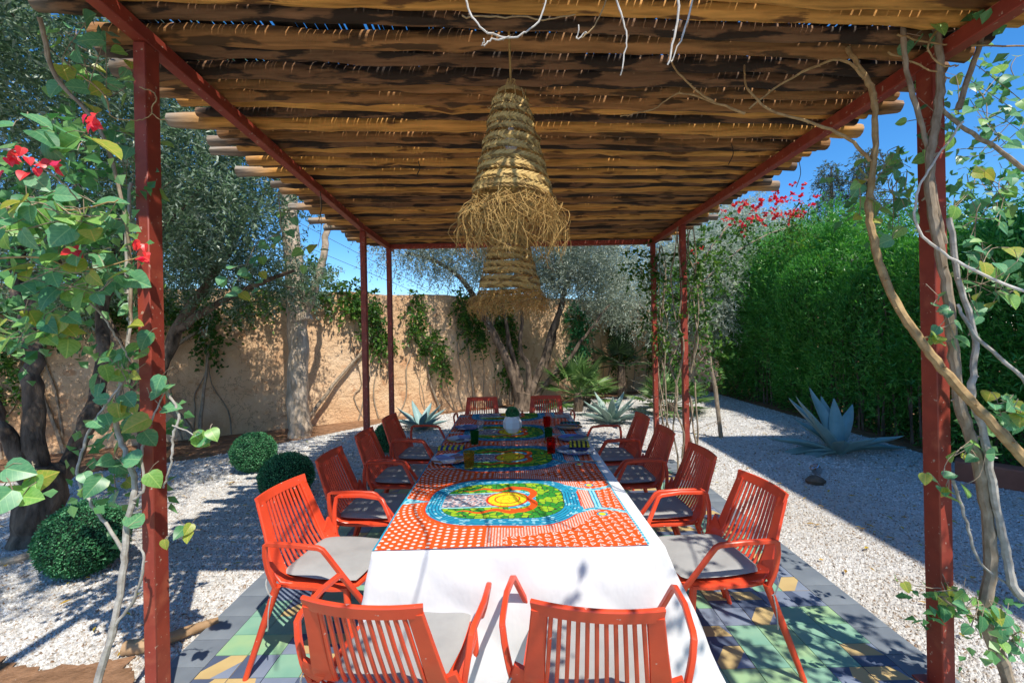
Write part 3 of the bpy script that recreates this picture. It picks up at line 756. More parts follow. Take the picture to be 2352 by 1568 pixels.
# napkins
def napkin(px, py, w_, d_, rz, m1, label, z=.02):
    p = onz(px, py, ZT); mb = MB()
    for k in range(3): mb.box(-w_/2+k*.004, w_/2-k*.003, -d_/2+k*.003, d_/2-k*.002, z+k*.006, z+.005+k*.006, bev=.0015)
    o = mb.build('folded_napkin', m1); o.location = (p.x, p.y, ZT); o.rotation_euler = (0, 0, rz); return tag(o, label, 'napkin')
def stripe(name, c1, c2, sc_):
    m, n, l, b = newmat(name); tc = n.new('ShaderNodeTexCoord'); wv = n.new('ShaderNodeTexWave'); wv.inputs['Scale'].default_value = sc_; wv.inputs['Distortion'].default_value = 1.5
    l.new(tc.outputs['Object'], wv.inputs[0]); r = ramp(n, l, wv.outputs[0], [(.45, c1), (.55, c2)]); l.new(r.outputs[0], b.inputs['Base Color']); b.inputs['Roughness'].default_value = .9; return m
napkin(1035, 1030, .22, .10, .03, stripe('yellow_navy_cotton', YL, NVY, 7), 'folded yellow and navy napkin lying in front of the blue and yellow plate', .001)
napkin(1330, 1027, .16, .15, -.1, stripe('yellow_black_cotton', YL, BK, 9), 'folded napkin with yellow and black stripes on the big plate')
napkin(1310, 973, .2, .08, 0, stripe('teal_black_cotton', (.02, .2, .16), BK, 9), 'folded teal and black napkin behind the farthest right plate', .001)
napkin(1290, 957, .16, .11, 0, stripe('pale_cotton', (.5, .42, .38), (.42, .36, .33), 5), 'pale folded napkin near the far right end of the table', .001)
# cutlery
def cutlery(px, py, rz, L, kind, label):
    p = onz(px, py, ZT); o = empty(kind, (p.x, p.y, ZT+.002), rz); tag(o, label, kind)
    mb = MB(); mb.rtube([(-L/2, 0, .003), (0, 0, .006), (L*.12, 0, .003)], [.010, .007, .007], .003); mb.build('handle', M['metal'], o)
    mb = MB()
    if kind == 'knife': mb.rtube([(L*.12, 0, .003), (L*.3, 0, .003), (L*.5, -.004, .003)], [.016, .018, .004], .0016)
    else:
        mb.rtube([(L*.12, 0, .003), (L*.22, 0, .002), (L*.30, 0, .004)], [.008, .024, .026], .002)
        for q in (-.009, -.003, .003, .009): mb.rtube([(L*.30, q, .004), (L*.5, q*.9, .010)], .0032, .002)
    mb.build('blade' if kind == 'knife' else 'tines', M['metal'], o)
cutlery(1020, 1078, 0.03, .24, 'knife', 'steel knife lying in front of the violet plate')
cutlery(1290, 1062, -.9, .19, 'fork', 'steel fork slanting towards the camera below the big right plate')
cutlery(1345, 1060, -.1, .22, 'knife', 'steel knife lying in front of the big right plate')
cutlery(1050, 996, 0.0, .22, 'knife', 'steel knife between the second and third places on the left')
# vase with a green candle like top
p = onz(1177, 992, ZT); vs_ = empty('vase', (p.x, p.y, ZT)); tag(vs_, 'white faceted ceramic vase holding a clipped green plant on the table', 'vase')
mb = MB(); mb.lathe([(0, .0), (.052, .0), (.085, .045), (.088, .10), (.060, .148), (.052, .150), (.05, .135), (0, .13)], 8); me = mb.mesh('body', False)
link('body', me, vs_, M['ceramic'])
g = np.random.default_rng(11); n_ = 2600
D = unit(g.normal(size=(n_, 3))); C = D*np.array([.052, .052, .048])*(.8+.25*g.random((n_, 1)))+np.array([0, 0, .175])
V, Fc = diamond(g, C, unit(D+g.normal(0, .6, (n_, 3))), unit(g.normal(size=(n_, 3))), np.full(n_, .016), np.full(n_, .010))
npmesh('plant', V, Fc, M['box'], vs_, tint=np.repeat(g.random(n_), 4))

# ------------------------------------------------------------------ woven straw pendant lamps
def lamp(px_y, top, bot, r0, r1, label, seed, fr_n, fr_len):
    x, y = px_y; g = random.Random(seed); L = empty('straw_pendant_lamp', (x, y, top)); tag(L, label, 'pendant lamp', 'woven straw pendant lamps over the table')
    h = top-bot
    mb = MB(); turns = 5.6; n_ = int(turns*44); bw = h/turns*.80   # braided band wound in a spiral
    def rad(z): t = max(0, (top-z)/h); return r0+(r1-r0)*(t**1.05)+.004*math.sin(t*34)
    for i in range(n_):
        a = 2*math.pi*i/44; zc = top-.02-(h-.04)*i/n_
        for q in range(4):
            za = zc+bw*(.5-q/4); zb = zc+bw*(.5-(q+1)/4); sl = .75 if q % 2 else -.75
            da = 2*math.pi/44; a0 = a+sl*da*(.0); a1 = a+sl*da*1.6
            lift = .004+g.uniform(0, .003)
            P = []
            for (aa, zz, e) in ((a0, za, 0), (a0+da*1.05, za, lift), (a1+da*1.05, zb, 0), (a1, zb, lift)):
                rr_ = rad(zz)+e; P.append((rr_*math.cos(aa), rr_*math.sin(aa), zz-top))
            mb.add(P, [(0, 1, 2, 3)], 1 if g.random() < (.6 if q % 2 else .12) else 0)
            if g.random() < .05:
                aa = a0; rr_ = rad(zb)
                mb.tube([(rr_*math.cos(aa), rr_*math.sin(aa), zb-top), ((rr_+.02)*math.cos(aa+.1), (rr_+.02)*math.sin(aa+.1), zb-top+g.uniform(-.04, .02))], .0012, 3)
    for k in range(10):   # thin ribs inside
        a = 2*math.pi*k/10; mb.tube([((rad(top-h*t)-.006)*math.cos(a), (rad(top-h*t)-.006)*math.sin(a), -h*t) for t in (0, .25, .5, .75, 1)], .002, 4)
    mb.build('woven_shade', [M['straw'], M['straw_dk']], L, smooth=False)
    mb = MB()
    for k in range(fr_n):
        a = g.uniform(0, 6.283); t0 = g.uniform(.90, 1.0); z0 = -h*t0; r_ = rad(top-h*t0)
        Ls = fr_len*g.uniform(.35, 1.0); fl = g.uniform(.01, .10)*g.choice([1, .8, .3]); wv_ = g.uniform(.004, .02); wp = g.uniform(0, 6); p = Vector((r_*math.cos(a), r_*math.sin(a), z0)); tw = g.uniform(-2.2, 2.2); pts = []
        for i in range(7):
            t = i/6; aa = a+tw*t*.45*g.uniform(.7, 1.3)
            ro = r_+fl*math.sin(t*1.9)*1.1-.03*t+wv_*math.sin(t*7+wp); pts.append((ro*math.cos(aa), ro*math.sin(aa), z0+.006*math.sin(t*3)-Ls*t**1.15))
        mb.tube(pts, [.0014]*6+[.0007], 3)
    tag(mb.build('fringe', M['straw_lt'], L, smooth=False), kind='stuff')
    mb = MB(); mb.tube([(0, 0, 0), (.004, 0, .05), (0, .004, ZB+.15-top)], .005, 6)
    for k in range(6): mb.tube(smooth_path([(0, 0, .06), (g.uniform(-.03, .03), g.uniform(-.03, .03), .045), (g.uniform(-.03, .03), g.uniform(-.03, .03), g.uniform(-.02, .03))], 3), .003, 4)
    mb.lathe([(.0, .012), (r0*.8, .006), (r0, -.02)], 16); mb.build('hanging_cord', M['straw_lt'], L)
    mb = MB(); mb.lathe([(.014, -h*.30), (.016, -h*.34), (.028, -h*.40), (.030, -h*.44), (.02, -h*.48), (0, -h*.49)], 14); mb.build('bulb', M['ceramic'], L)
lamp((.012, 1.96), 2.735, 2.20, .068, .198, 'nearer straw pendant lamp with long shaggy fringe, hanging over the near half of the table', 1, 360, .25)
lamp((-.01, 2.95), 2.46, 1.89, .09, .225, 'farther straw pendant lamp seen below the fringe of the nearer one', 2, 420, .16)

# ------------------------------------------------------------------ foliage generators
def crown(name, parent, m, clumps, ntw, nl, Lf, Wf, seed, droop=.25, twl=.28, shell=.55, tintb=None):
    """clumps: list of (centre, radii, weight); twigs set through the outer part of every clump, leaves along each"""
    g = np.random.default_rng(seed); wts = np.array([cc[2] for cc in clumps], float); wts /= wts.sum()
    ci = g.choice(len(clumps), ntw, p=wts); Cc = np.array([cc[0] for cc in clumps])[ci]; Rr = np.array([cc[1] for cc in clumps])[ci]
    D = unit(g.normal(size=(ntw, 3))); rad = shell+(1-shell)*g.random((ntw, 1))**.7
    rad *= 1+.25*np.sin(D[:, :1]*7+ci[:, None])*np.sin(D[:, 1:2]*9+2*ci[:, None])
    base = Cc+D*Rr*rad; td = unit(D*.8+g.normal(0, .55, (ntw, 3))+np.array([0, 0, -droop+.15]))
    t = (np.arange(nl)+.5)/nl; tl = twl*(.5+g.random((ntw, 1)))
    P = base[:, None]+td[:, None]*(t[None, :, None]*tl[:, None])+np.array([0, 0, -1.])*(t**2)[None, :, None]*tl[:, None]*droop
    P = P.reshape(-1, 3); n_ = len(P)
    TD = np.repeat(td, nl, 0); LD = unit(TD*.55+unit(g.normal(size=(n_, 3)))*.85); Nn = unit(g.normal(size=(n_, 3))*.9+np.array([0, 0, .7]))
    Ls = Lf*(.65+.6*g.random(n_)); Ws = Wf*(.7+.5*g.random(n_))
    V, Fc = diamond(g, P, LD, Nn, Ls, Ws)
    tw = np.repeat(g.random(ntw), nl); ti = np.clip(.45*tw+.55*g.random(n_), 0, 1)
    V[:, 2] = np.maximum(V[:, 2], .01)
    return npmesh(name, V, Fc, m, parent, tint=np.repeat(ti, 4))
def limb(mb, pts, r0, r1, n=8, sub=5, jit=.06, wob=.02):
    q = smooth_path(pts, sub); q = [p+Vector((U(-wob, wob), U(-wob, wob), 0)) if 0 < i < len(q)-1 else p for i, p in enumerate(q)]
    mb.tube(q, taper(len(q), r0, r1), n, jit=jit)
def twigs(mb, cl, n_, seed, src=None, r=.006):
    g = random.Random(seed)
    for _ in range(n_):
        cc = g.choice(cl); o = Vector(cc[0]); d = Vector((g.gauss(0, 1), g.gauss(0, 1), g.gauss(0, .8))).normalized()
        e = o+Vector((d.x*cc[1][0], d.y*cc[1][1], d.z*cc[1][2]))*.95; s0 = (src or o)+Vector((g.gauss(0, .1), g.gauss(0, .1), g.gauss(0, .1)))
        s0 = o.lerp(s0, .35); mid = (s0+e)/2+Vector((g.gauss(0, .08), g.gauss(0, .08), g.gauss(0, .08)))
        mb.tube(smooth_path([s0, mid, e], 3), taper(7, r*1.6, r*.5), 4)
def tree(name, label, group, base, limbs, clumps, leafm, barkm, ntw, nl, Lf, Wf, seed, droop=.25, twl=.28, ntwig=40, shell=.5):
    t = empty(name, base); tag(t, label, 'tree', group); B = Vector(base)
    mb = MB()
    for pts, r0, r1 in limbs: limb(mb, [Vector(p)-B for p in pts], r0, r1, 10)
    cl = [((cc[0][0]-B.x, cc[0][1]-B.y, cc[0][2]-B.z), cc[1], cc[2]) for cc in clumps]
    mb.build('trunk', barkm, t)
    mb = MB(); twigs(mb, cl, ntwig, seed); tag(mb.build('twigs', barkm, t), kind='stuff')
    crown('crown', t, leafm, cl, ntw, nl, Lf, Wf, seed, droop, twl, shell); return t
def clumpset(cx, cy, cz, rx, ry, rz, n_, cr, seed):
    g = random.Random(seed); out = []
    for _ in range(n_):
        while True:
            d = Vector((g.uniform(-1, 1), g.uniform(-1, 1), g.uniform(-1, 1)))
            if d.length < 1: break
        q = cr*g.uniform(.65, 1.25); out.append(((cx+d.x*rx, cy+d.y*ry, cz+d.z*rz), (q, q, q*.8), q*q))
    return out
V3 = Vector
# left near olive with a stout forked trunk
B = onz(85, 1240); B.z = 0
cl = clumpset(-4.6, 4.7, 3.6, 1.9, 1.6, 1.5, 26, .62, 5)+clumpset(-3.2, 4.9, 3.9, .9, 1.0, 1.1, 12, .5, 6)+clumpset(-4.3, 4.4, 2.7, .9, .6, .5, 7, .4, 16)+clumpset(-3.4, 2.9, 3.9, .8, 1.0, .55, 16, .42, 17)
tree('olive_tree', 'stout forked olive tree with dark crown at the left, nearest the camera', 'trees in the garden', tuple(B),
     [([B+V3((0, 0, -.05)), B+V3((.03, .03, .35)), B+V3((.0, .05, .62))], .19, .12),
      ([B+V3((-.02, .03, .45)), at(80, 1000, 3.75), at(75, 860, 3.8), at(62, 740, 3.9), at(40, 620, 4.1), at(60, 400, 4.4)], .085, .045),
      ([B+V3((.05, .03, .5)), at(150, 1080, 3.9), at(205, 960, 4.1), at(235, 840, 4.4), at(235, 690, 4.6), at(290, 520, 4.8)], .085, .04),
      ([B+V3((-.05, .0, .5)), at(20, 1010, 3.65), at(-30, 900, 3.7), at(-90, 720, 3.9), at(-60, 400, 4.2)], .06, .04),
      ([at(235, 690, 4.6), at(380, 520, 4.9), at(470, 420, 5.1)], .04, .015), ([at(62, 740, 3.9), at(150, 560, 4.2), at(200, 300, 4.4)], .05, .02)],
     cl, M['olive_dk'], M['bark_dark'], 5600, 13, .070, .020, 21, twl=.3)
# second olive reaching over the left side of the pergola
B = V3((-5.2, 6.2, 0))
cl = clumpset(-4.3, 6.4, 3.3, .85, .8, 1.0, 16, .46, 8)+clumpset(-3.3, 6.9, 2.65, .55, .4, .28, 8, .30, 9)+clumpset(-6.4, 6.4, 3.2, 1.4, .8, 1.2, 10, .6, 10)
tree('olive_tree', 'dark leaved olive tree in front of the wall, its crown behind the left steel post', 'trees in the garden', tuple(B),
     [([B, B+V3((.1, 0, .8)), V3((-4.8, 6.3, 1.8)), V3((-4.2, 6.4, 2.8)), V3((-3.8, 6.4, 3.6))], .12, .04), ([V3((-4.8, 6.3, 1.8)), V3((-3.9, 6.2, 2.3)), V3((-3.0, 6.1, 2.6))], .06, .02),
      ([B+V3((0, 0, .7)), V3((-5.8, 6.3, 2.0)), V3((-6.4, 6.4, 3.2))], .08, .03)],
     cl, M['olive_dk'], M['bark_dark'], 3000, 14, .075, .019, 22, twl=.32)
B = V3((-4.6, .9, 0)); cl = clumpset(-3.1, 1.3, 3.7, 1.2, 1.3, .45, 30, .36, 51)  # olive out of view, added so its crown dapples the left gravel
tree('olive_tree', 'added olive tree, unseen at the left of the viewer, to dapple the gravel', 'trees in the garden', tuple(B),
     [([B, B+V3((.1, 0, 1.0)), V3((-4.0, 1.1, 2.4)), V3((-3.2, 1.3, 3.5))], .13, .04), ([V3((-4.0, 1.1, 2.4)), V3((-3.6, .6, 3.4))], .06, .03)],
     cl, M['olive_dk'], M['bark_dark'], 1500, 12, .07, .02, 52, twl=.3, ntwig=50)
# pale straight trunk tree
B = onz(688, 1000); B.z = 0; Yp = B.y
cl = clumpset(-3.9, 9.0, 5.6, 1.6, .8, .8, 16, .5, 12)
tree('pale_trunk_tree', 'tall tree with straight pale scarred trunk forking in front of the ochre wall', 'trees in the garden', tuple(B),
     [([B+V3((0, 0, -.05)), at(688, 985, Yp), at(685, 900, Yp), at(683, 780, Yp), at(677, 640, Yp), at(666, 520, Yp), at(662, 440, Yp), at(650, 300, Yp)], .195, .115),
      ([at(690, 760, Yp), at(712, 690, Yp-.05), at(735, 620, Yp-.1), at(748, 545, Yp-.1), at(752, 480, Yp-.1)], .075, .045),
      ([at(680, 700, Yp), at(700, 740, Yp)], .14, .14)],
     cl, M['olive'], M['bark_pale'], 900, 14, .08, .02, 23)
# centre olive, many stems
B = onz(1205, 942); B.z = 0; Yc = B.y
cl = clumpset(.1, 9.5, 3.35, 2.6, .8, .55, 34, .46, 31)+clumpset(-2.3, 9.2, 3.6, .9, .6, .45, 9, .4, 32)+clumpset(2.0, 9.7, 3.0, .9, .5, .8, 14, .42, 33)+clumpset(.8, 8.3, 4.3, 1.8, .7, .3, 9, .38, 34)+clumpset(.9, 9.6, 3.0, 1.9, .6, .5, 16, .38, 35)  # high forward clumps, hidden by the roof, are added to shade the stems
tree('olive_tree', 'many stemmed olive tree beyond the far end of the table, in front of the wall', 'trees in the garden', tuple(B),
     [([B+V3((-.02, 0, -.05)), at(1203, 900, Yc)], .24, .19),
      ([at(1195, 915, Yc), at(1165, 830, Yc), at(1130, 760, Yc), at(1095, 700, Yc), at(1065, 645, Yc-.1), at(1000, 600, Yc-.1), at(930, 580, Yc-.2)], .105, .025),
      ([at(1200, 915, Yc), at(1190, 860, Yc+.1), at(1170, 790, Yc+.1), at(1160, 720, Yc+.1), at(1145, 640, Yc+.2)], .075, .025),
      ([at(1210, 915, Yc), at(1215, 850, Yc), at(1195, 800, Yc), at(1200, 740, Yc), at(1190, 650, Yc)], .075, .025),
      ([at(1215, 915, Yc), at(1240, 850, Yc), at(1262, 780, Yc), at(1290, 700, Yc), at(1310, 620, Yc), at(1320, 560, Yc)], .10, .03),
      ([at(1222, 920, Yc), at(1265, 870, Yc-.1), at(1310, 820, Yc-.2), at(1345, 770, Yc-.2), at(1400, 700, Yc-.2)], .07, .02),
      ([at(1250, 850, Yc+.1), at(1275, 760, Yc+.2), at(1290, 690, Yc+.3)], .07, .03)],
     cl, M['olive'], M['bark_dark'], 4800, 15, .075, .017, 24, twl=.34, ntwig=110, droop=.5)
# silver trees to the right of the table end
B = V3((4.2, 11.6, 0))
cl = clumpset(3.6, 11.0, 3.1, 1.6, .7, 1.5, 30, .50, 41)+clumpset(4.75, 10.7, 3.1, .75, .5, 1.6, 26, .48, 46)+clumpset(2.0, 11.2, 3.4, 1.2, .5, 1.0, 14, .5, 42)
tree('silver_olive_tree', 'silver grey olive tree behind the two right far posts', 'trees in the garden', tuple(B),
     [([B, B+V3((-.1, 0, .9)), B+V3((-.5, -.3, 2.0)), B+V3((-.9, -.4, 3.3))], .14, .04), ([B+V3((0, 0, .5)), B+V3((.3, -.1, 1.8)), B+V3((.2, -.2, 3.2))], .09, .03)],
     cl, M['silver'], M['bark_dark'], 5800, 15, .085, .020, 25, twl=.36)
B = V3((6.8, 13.0, 0))
cl = clumpset(6.4, 12.6, 3.7, 1.7, .8, 1.6, 34, .58, 43)
tree('silver_olive_tree', 'pale silver olive tree rising behind the left end of the green hedge', 'trees in the garden', tuple(B),
     [([B, B+V3((-.2, 0, 1.2)), B+V3((-.3, -.3, 3.0))], .16, .05), ([B+V3((0, 0, .8)), B+V3((.5, -.2, 2.2)), B+V3((.8, -.2, 3.6))], .1, .03)],
     cl, M['silver'], M['bark_dark'], 3800, 15, .095, .022, 26, twl=.42)
B = V3((10.5, 14.0, 0))
cl = clumpset(10.2, 13.6, 3.6, 2.0, .8, 1.2, 22, .65, 44)
tree('silver_olive_tree', 'silver olive tree behind the middle of the hedge, below the conifers', 'trees in the garden', tuple(B),
     [([B, B+V3((-.2, 0, 1.2)), B+V3((-.3, -.3, 3.4))], .16, .05)], cl, M['silver'], M['bark_dark'], 1800, 15, .11, .025, 27, twl=.42, ntwig=20)
# two tall conifers far behind
for i, (px, top, Yd, lab) in enumerate(((1905, 385, 24., 'left of two tall grey conifers rising far behind the hedge'), (1990, 350, 23., 'right of two tall grey conifers rising far behind the hedge'))):
    tpt = at(px, top, Yd); hgt = tpt.z; B = V3((tpt.x, Yd, 0)); cl = []; g = random.Random(60+i); z = 1.5
    while z < hgt:
        t = z/hgt; w_ = 1.7*(1-t)**.7+.25
        for _ in range(4):
            a = g.uniform(0, 6.28); cl.append(((B.x+math.cos(a)*w_*.6, Yd+math.sin(a)*w_*.6, z+g.uniform(-.3, .3)), (.55*w_**.5+.1, .55*w_**.5+.1, .28), .6+w_))
        z += .42
    tree('conifer', lab, 'conifers behind the hedge', tuple(B), [([B, V3((B.x, Yd, hgt*.5)), V3((B.x+.1, Yd, hgt))], .28, .04)], cl, M['cypress'], M['bark_dark'], 1700, 12, .16, .05, 70+i, twl=.5, droop=.6, ntwig=60)

# far tree mass behind the wall on the left
B = V3((-9.5, 11.0, 0)); cl = clumpset(-9.2, 10.8, 3.6, 2.6, .8, 1.5, 24, .7, 45)
tree('olive_tree', 'green olive tree standing behind the wall at the far left', 'trees in the garden', tuple(B), [([B, B+V3((0, 0, 3.5))], .15, .05)], cl, M['olive_dk'], M['bark_dark'], 2000, 13, .10, .026, 28, ntwig=20)

# ------------------------------------------------------------------ hedge
hd = empty('hedge', (6.2, 8.2, 0)); tag(hd, 'tall dense bright green hedge along the right side of the gravel', 'hedge')
g = np.random.default_rng(91); n_ = 105000
def hedge_pts(n_, y0, y1, xf, dp, zt, g):
    y = y0+(y1-y0)*g.random(n_); kind = g.random(n_); inn = g.random(n_)**1.6*.35
    x = np.where(kind < .62, xf+inn, xf+g.random(n_)*dp); z = np.where(kind < .62, g.random(n_)**.85*zt, zt-inn*.8)
    bul = .20*np.sin(y*2.1)+.13*np.sin(y*5.3+z*2)+.12*np.sin(z*4+y)+.06*np.sin(z*9+y*11)
    topb = .24*np.sin(y*1.4+1)+.14*np.sin(y*4.1)+.12*np.sin(x*5+y*2)
    endf = (kind > .96); 
    x = np.where(kind < .62, x+bul*.6+.10*np.cos(z*1.1), x); hs_ = np.clip(.74+(y-4.3)*.085, .74, 1.06); z = z*(1+topb/zt)*hs_
    # round shoulders
    sh = np.clip((z-(zt-.6))/.6, 0, 1.2); x = np.where(kind < .62, x+sh**2*.35, x)
    z = np.where(kind >= .62, z-.35*np.clip((xf+.45-x)/.45, 0, 1)**2, z)
    ey = g.random(n_)**2*.3
    y = np.where(kind > .93, np.where(g.random(n_) < .75, y0+ey, y1-ey), y); z = np.where(kind > .93, g.random(n_)*zt, z)
    return np.stack([x, y, z], 1)
P = hedge_pts(n_, 4.3, 12.2, 5.45, 1.6, 3.15, g)
cen = np.array([6.25, 0, 1.2]); out = P-cen; out[:, 1] = 0; out = unit(out)
D = unit(out*.7+g.normal(0, .45, (n_, 3))+np.array([0, 0, .55])); Nn = unit(g.normal(size=(n_, 3))*.7+out*.3+np.array([0, 0, .5]))
V, Fc = diamond(g, P, D, Nn, .075*(.6+.7*g.random(n_)), .019*(.7+.6*g.random(n_)))
cell = np.sin(np.floor(P[:, 1]/.12)*12.9+np.floor(P[:, 2]/.14)*78.2+np.floor(P[:, 0]/.13)*37.7)*43758.5; cell -= np.floor(cell)
ti = np.clip(.35*cell+.4*g.random(n_)+.25*(.5+.5*np.sin(P[:, 1]*3.1)*np.sin(P[:, 2]*3.7+P[:, 1])), 0, 1)
V -= np.array([6.2, 8.2, 0]); tag(npmesh('foliage', V, Fc, M['hedge'], hd, tint=np.repeat(ti, 4)), kind='stuff')
gh = random.Random(95); hc = []
for _ in range(150):
    y = gh.uniform(4.4, 12.0); z = gh.uniform(.5, 3.3)*min(1, max(.72, .74+(y-4.3)*.085)); hc.append(((5.62+gh.uniform(-.12, .1)+(.25 if z > 2.6 else 0)-6.2, y-8.2, z), (.30, .38, .36), 1))
for _ in range(70):
    y = gh.uniform(4.4, 12.0); zz = 3.15*min(1.06, max(.72, .74+(y-4.3)*.085)); hc.append(((gh.uniform(5.8, 6.8)-6.2, y-8.2, zz+gh.uniform(-.15, .28)), (.28, .35, gh.uniform(.25, .5)), 1))
tag(crown('sprays', hd, M['hedge'], hc, 5200, 11, .095, .021, 96, droop=-.5, twl=.26, shell=.5), kind='stuff')
mb = MB(); gg = random.Random(92)
for _ in range(300):
    y = gg.uniform(4.4, 12.1); x = 5.6+gg.random()*1.1; mb.tube([(x-6.2, y-8.2, 0), (x-6.2+gg.uniform(-.1, .1), y-8.2+gg.uniform(-.1, .1), 1.4), (x-6.2+gg.uniform(-.2, .2), y-8.2+gg.uniform(-.2, .2), 2.8)], [.02, .014, .006], 4)
mb.build('stems', M['bark_dark'], hd)
# inner twiggy mass so the hedge is not hollow
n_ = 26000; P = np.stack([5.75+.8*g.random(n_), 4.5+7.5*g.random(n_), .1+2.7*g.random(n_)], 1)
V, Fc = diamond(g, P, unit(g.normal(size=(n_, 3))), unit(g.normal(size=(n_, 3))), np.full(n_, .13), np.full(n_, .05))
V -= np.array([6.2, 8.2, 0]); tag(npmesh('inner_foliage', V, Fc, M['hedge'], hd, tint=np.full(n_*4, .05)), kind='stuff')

# ------------------------------------------------------------------ topiary balls
def ball(px, py, rpx, label, seed, sq=1.0):
    b = (px-1176)*s+(py-784)*c+HZ; Yb = H/(b/F+rpx/F*sq); r = rpx/F*Yb; p = at(px, py, Yb)
    o = empty('topiary_ball', (p.x, Yb, 0)); tag(o, label, 'topiary', 'clipped topiary balls on the gravel')
    g = np.random.default_rng(seed); n_ = 11000; D = unit(g.normal(size=(n_, 3))); bump_ = 1+.025*np.sin(D[:, :1]*9+seed)*np.sin(D[:, 2:]*11)
    C = D*r*np.array([1, 1, sq])*(.9+.09*g.random((n_, 1))+.07*(g.random((n_, 1)) < .03))*bump_+np.array([0, 0, r*sq*.97])
    V, Fc = diamond(g, C, unit(D*.55+g.normal(0, .6, (n_, 3))), unit(D+g.normal(0, .5, (n_, 3))), .017*(.7+.6*g.random(n_)), .011*(.8+.4*g.random(n_)))
    V[:, 2] = np.maximum(V[:, 2], .005)
    npmesh('foliage', V, Fc, M['box'], o, tint=np.repeat(g.random(n_), 4))
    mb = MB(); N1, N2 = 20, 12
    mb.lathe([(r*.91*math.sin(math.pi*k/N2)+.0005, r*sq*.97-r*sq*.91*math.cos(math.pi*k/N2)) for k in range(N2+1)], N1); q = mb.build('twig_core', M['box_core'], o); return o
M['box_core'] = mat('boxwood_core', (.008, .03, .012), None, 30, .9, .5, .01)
ball(193, 1232, 84, 'largest looking topiary ball, on the left gravel behind the bare stem', 101, .97)
ball(582, 1036, 48, 'topiary ball farthest left of the pair near the pale trunk', 102, .93)
ball(658, 1092, 59, 'dark topiary ball in shade beside the armchairs, right of the pair', 103, .93)
ball(893, 1002, 34, 'small topiary ball mostly hidden behind the far left armchairs', 104)

# ------------------------------------------------------------------ agaves
def agave(px, py, leaves, L, wd, m, label, seed):
    p = onz(px, py); o = empty('agave', (p.x, p.y, 0)); tag(o, label, 'agave', 'blue agaves planted in the gravel'); g = random.Random(seed)
    for k, (az, el, ll) in enumerate(leaves):
        mb = MB(); n_ = 11; az, el = R(az), R(el); hd_ = V3((math.cos(az), math.sin(az), 0)); pts = []; q = V3((0, 0, .02))+hd_*.05; e = el
        droop = g.uniform(.25, .55)
        for i in range(n_):
            pts.append(q.copy()); e2 = e-droop*math.sin(i/(n_-1)*2.6)*.9+(.5*max(0, i/(n_-1)-.75)); q = q+(hd_*math.cos(e2)+V3((0, 0, 1))*math.sin(e2))*(L*ll/(n_-1))
        side = hd_.cross(V3((0, 0, 1)))
        vs = []
        for i in range(n_):
            t = i/(n_-1); w_ = wd*(.55+.75*math.sin(min(1, t*1.6)*1.57))*(1-t**2.4)*.62+.0015; th = .022*(1-t)+.002
            d = (pts[min(i+1, n_-1)]-pts[max(i-1, 0)]).normalized(); nn = side.cross(d).normalized()*-1
            if nn.z < 0: nn = -nn
            for a, b_ in ((-1, .42), (-.5, .12), (0, 0), (.5, .12), (1, .42)): vs.append(pts[i]+side*a*w_+nn*(b_*w_))
            for a, b_ in ((1, .40), (.5, -.05), (0, -.25), (-.5, -.05), (-1, .40)): vs.append(pts[i]+side*a*w_*.98+nn*(b_*w_-th))
        k_ = 10; fs = [(i*k_+j, i*k_+(j+1) % k_, (i+1)*k_+(j+1) % k_, (i+1)*k_+j) for i in range(n_-1) for j in range(k_)]
        fs += [tuple(range(k_-1, -1, -1)), tuple((n_-1)*k_+j for j in range(k_))]
        mb.add(vs, fs); dt = (pts[-1]-pts[-3]).normalized(); mb.tube([pts[-1]-dt*.02, pts[-1]+dt*.03], [.005, .001], 5, mi=1); me = mb.mesh('leaf'); link('leaf', me, o, [m, M['spine']])
    return o
agave(1925, 1040, [(178, 12, 1.0), (170, 22, .95), (195, 8, .85), (120, 62, .95), (95, 74, 1.0), (75, 70, .9), (150, 70, .9), (40, 48, .98), (5, 14, 1.05), (-15, 30, .8), (100, 40, .8), (-80, 45, .6), (-120, 40, .62), (60, 78, .8), (200, 60, .7)], .92, .125, M['agave'], 'large blue agave with splayed leaves in front of the hedge', 111)
lv = [(g_*137.5 % 360, 25+g_*3.0, .75+.012*g_) for g_ in range(17)]
agave(1403, 972, lv, .70, .095, M['agave_lt'], 'pale agave beyond the right far corner of the table', 112)
agave(966, 985, lv[:15], .62, .095, M['agave'], 'blue agave behind the far left armchairs, near the wall', 113)

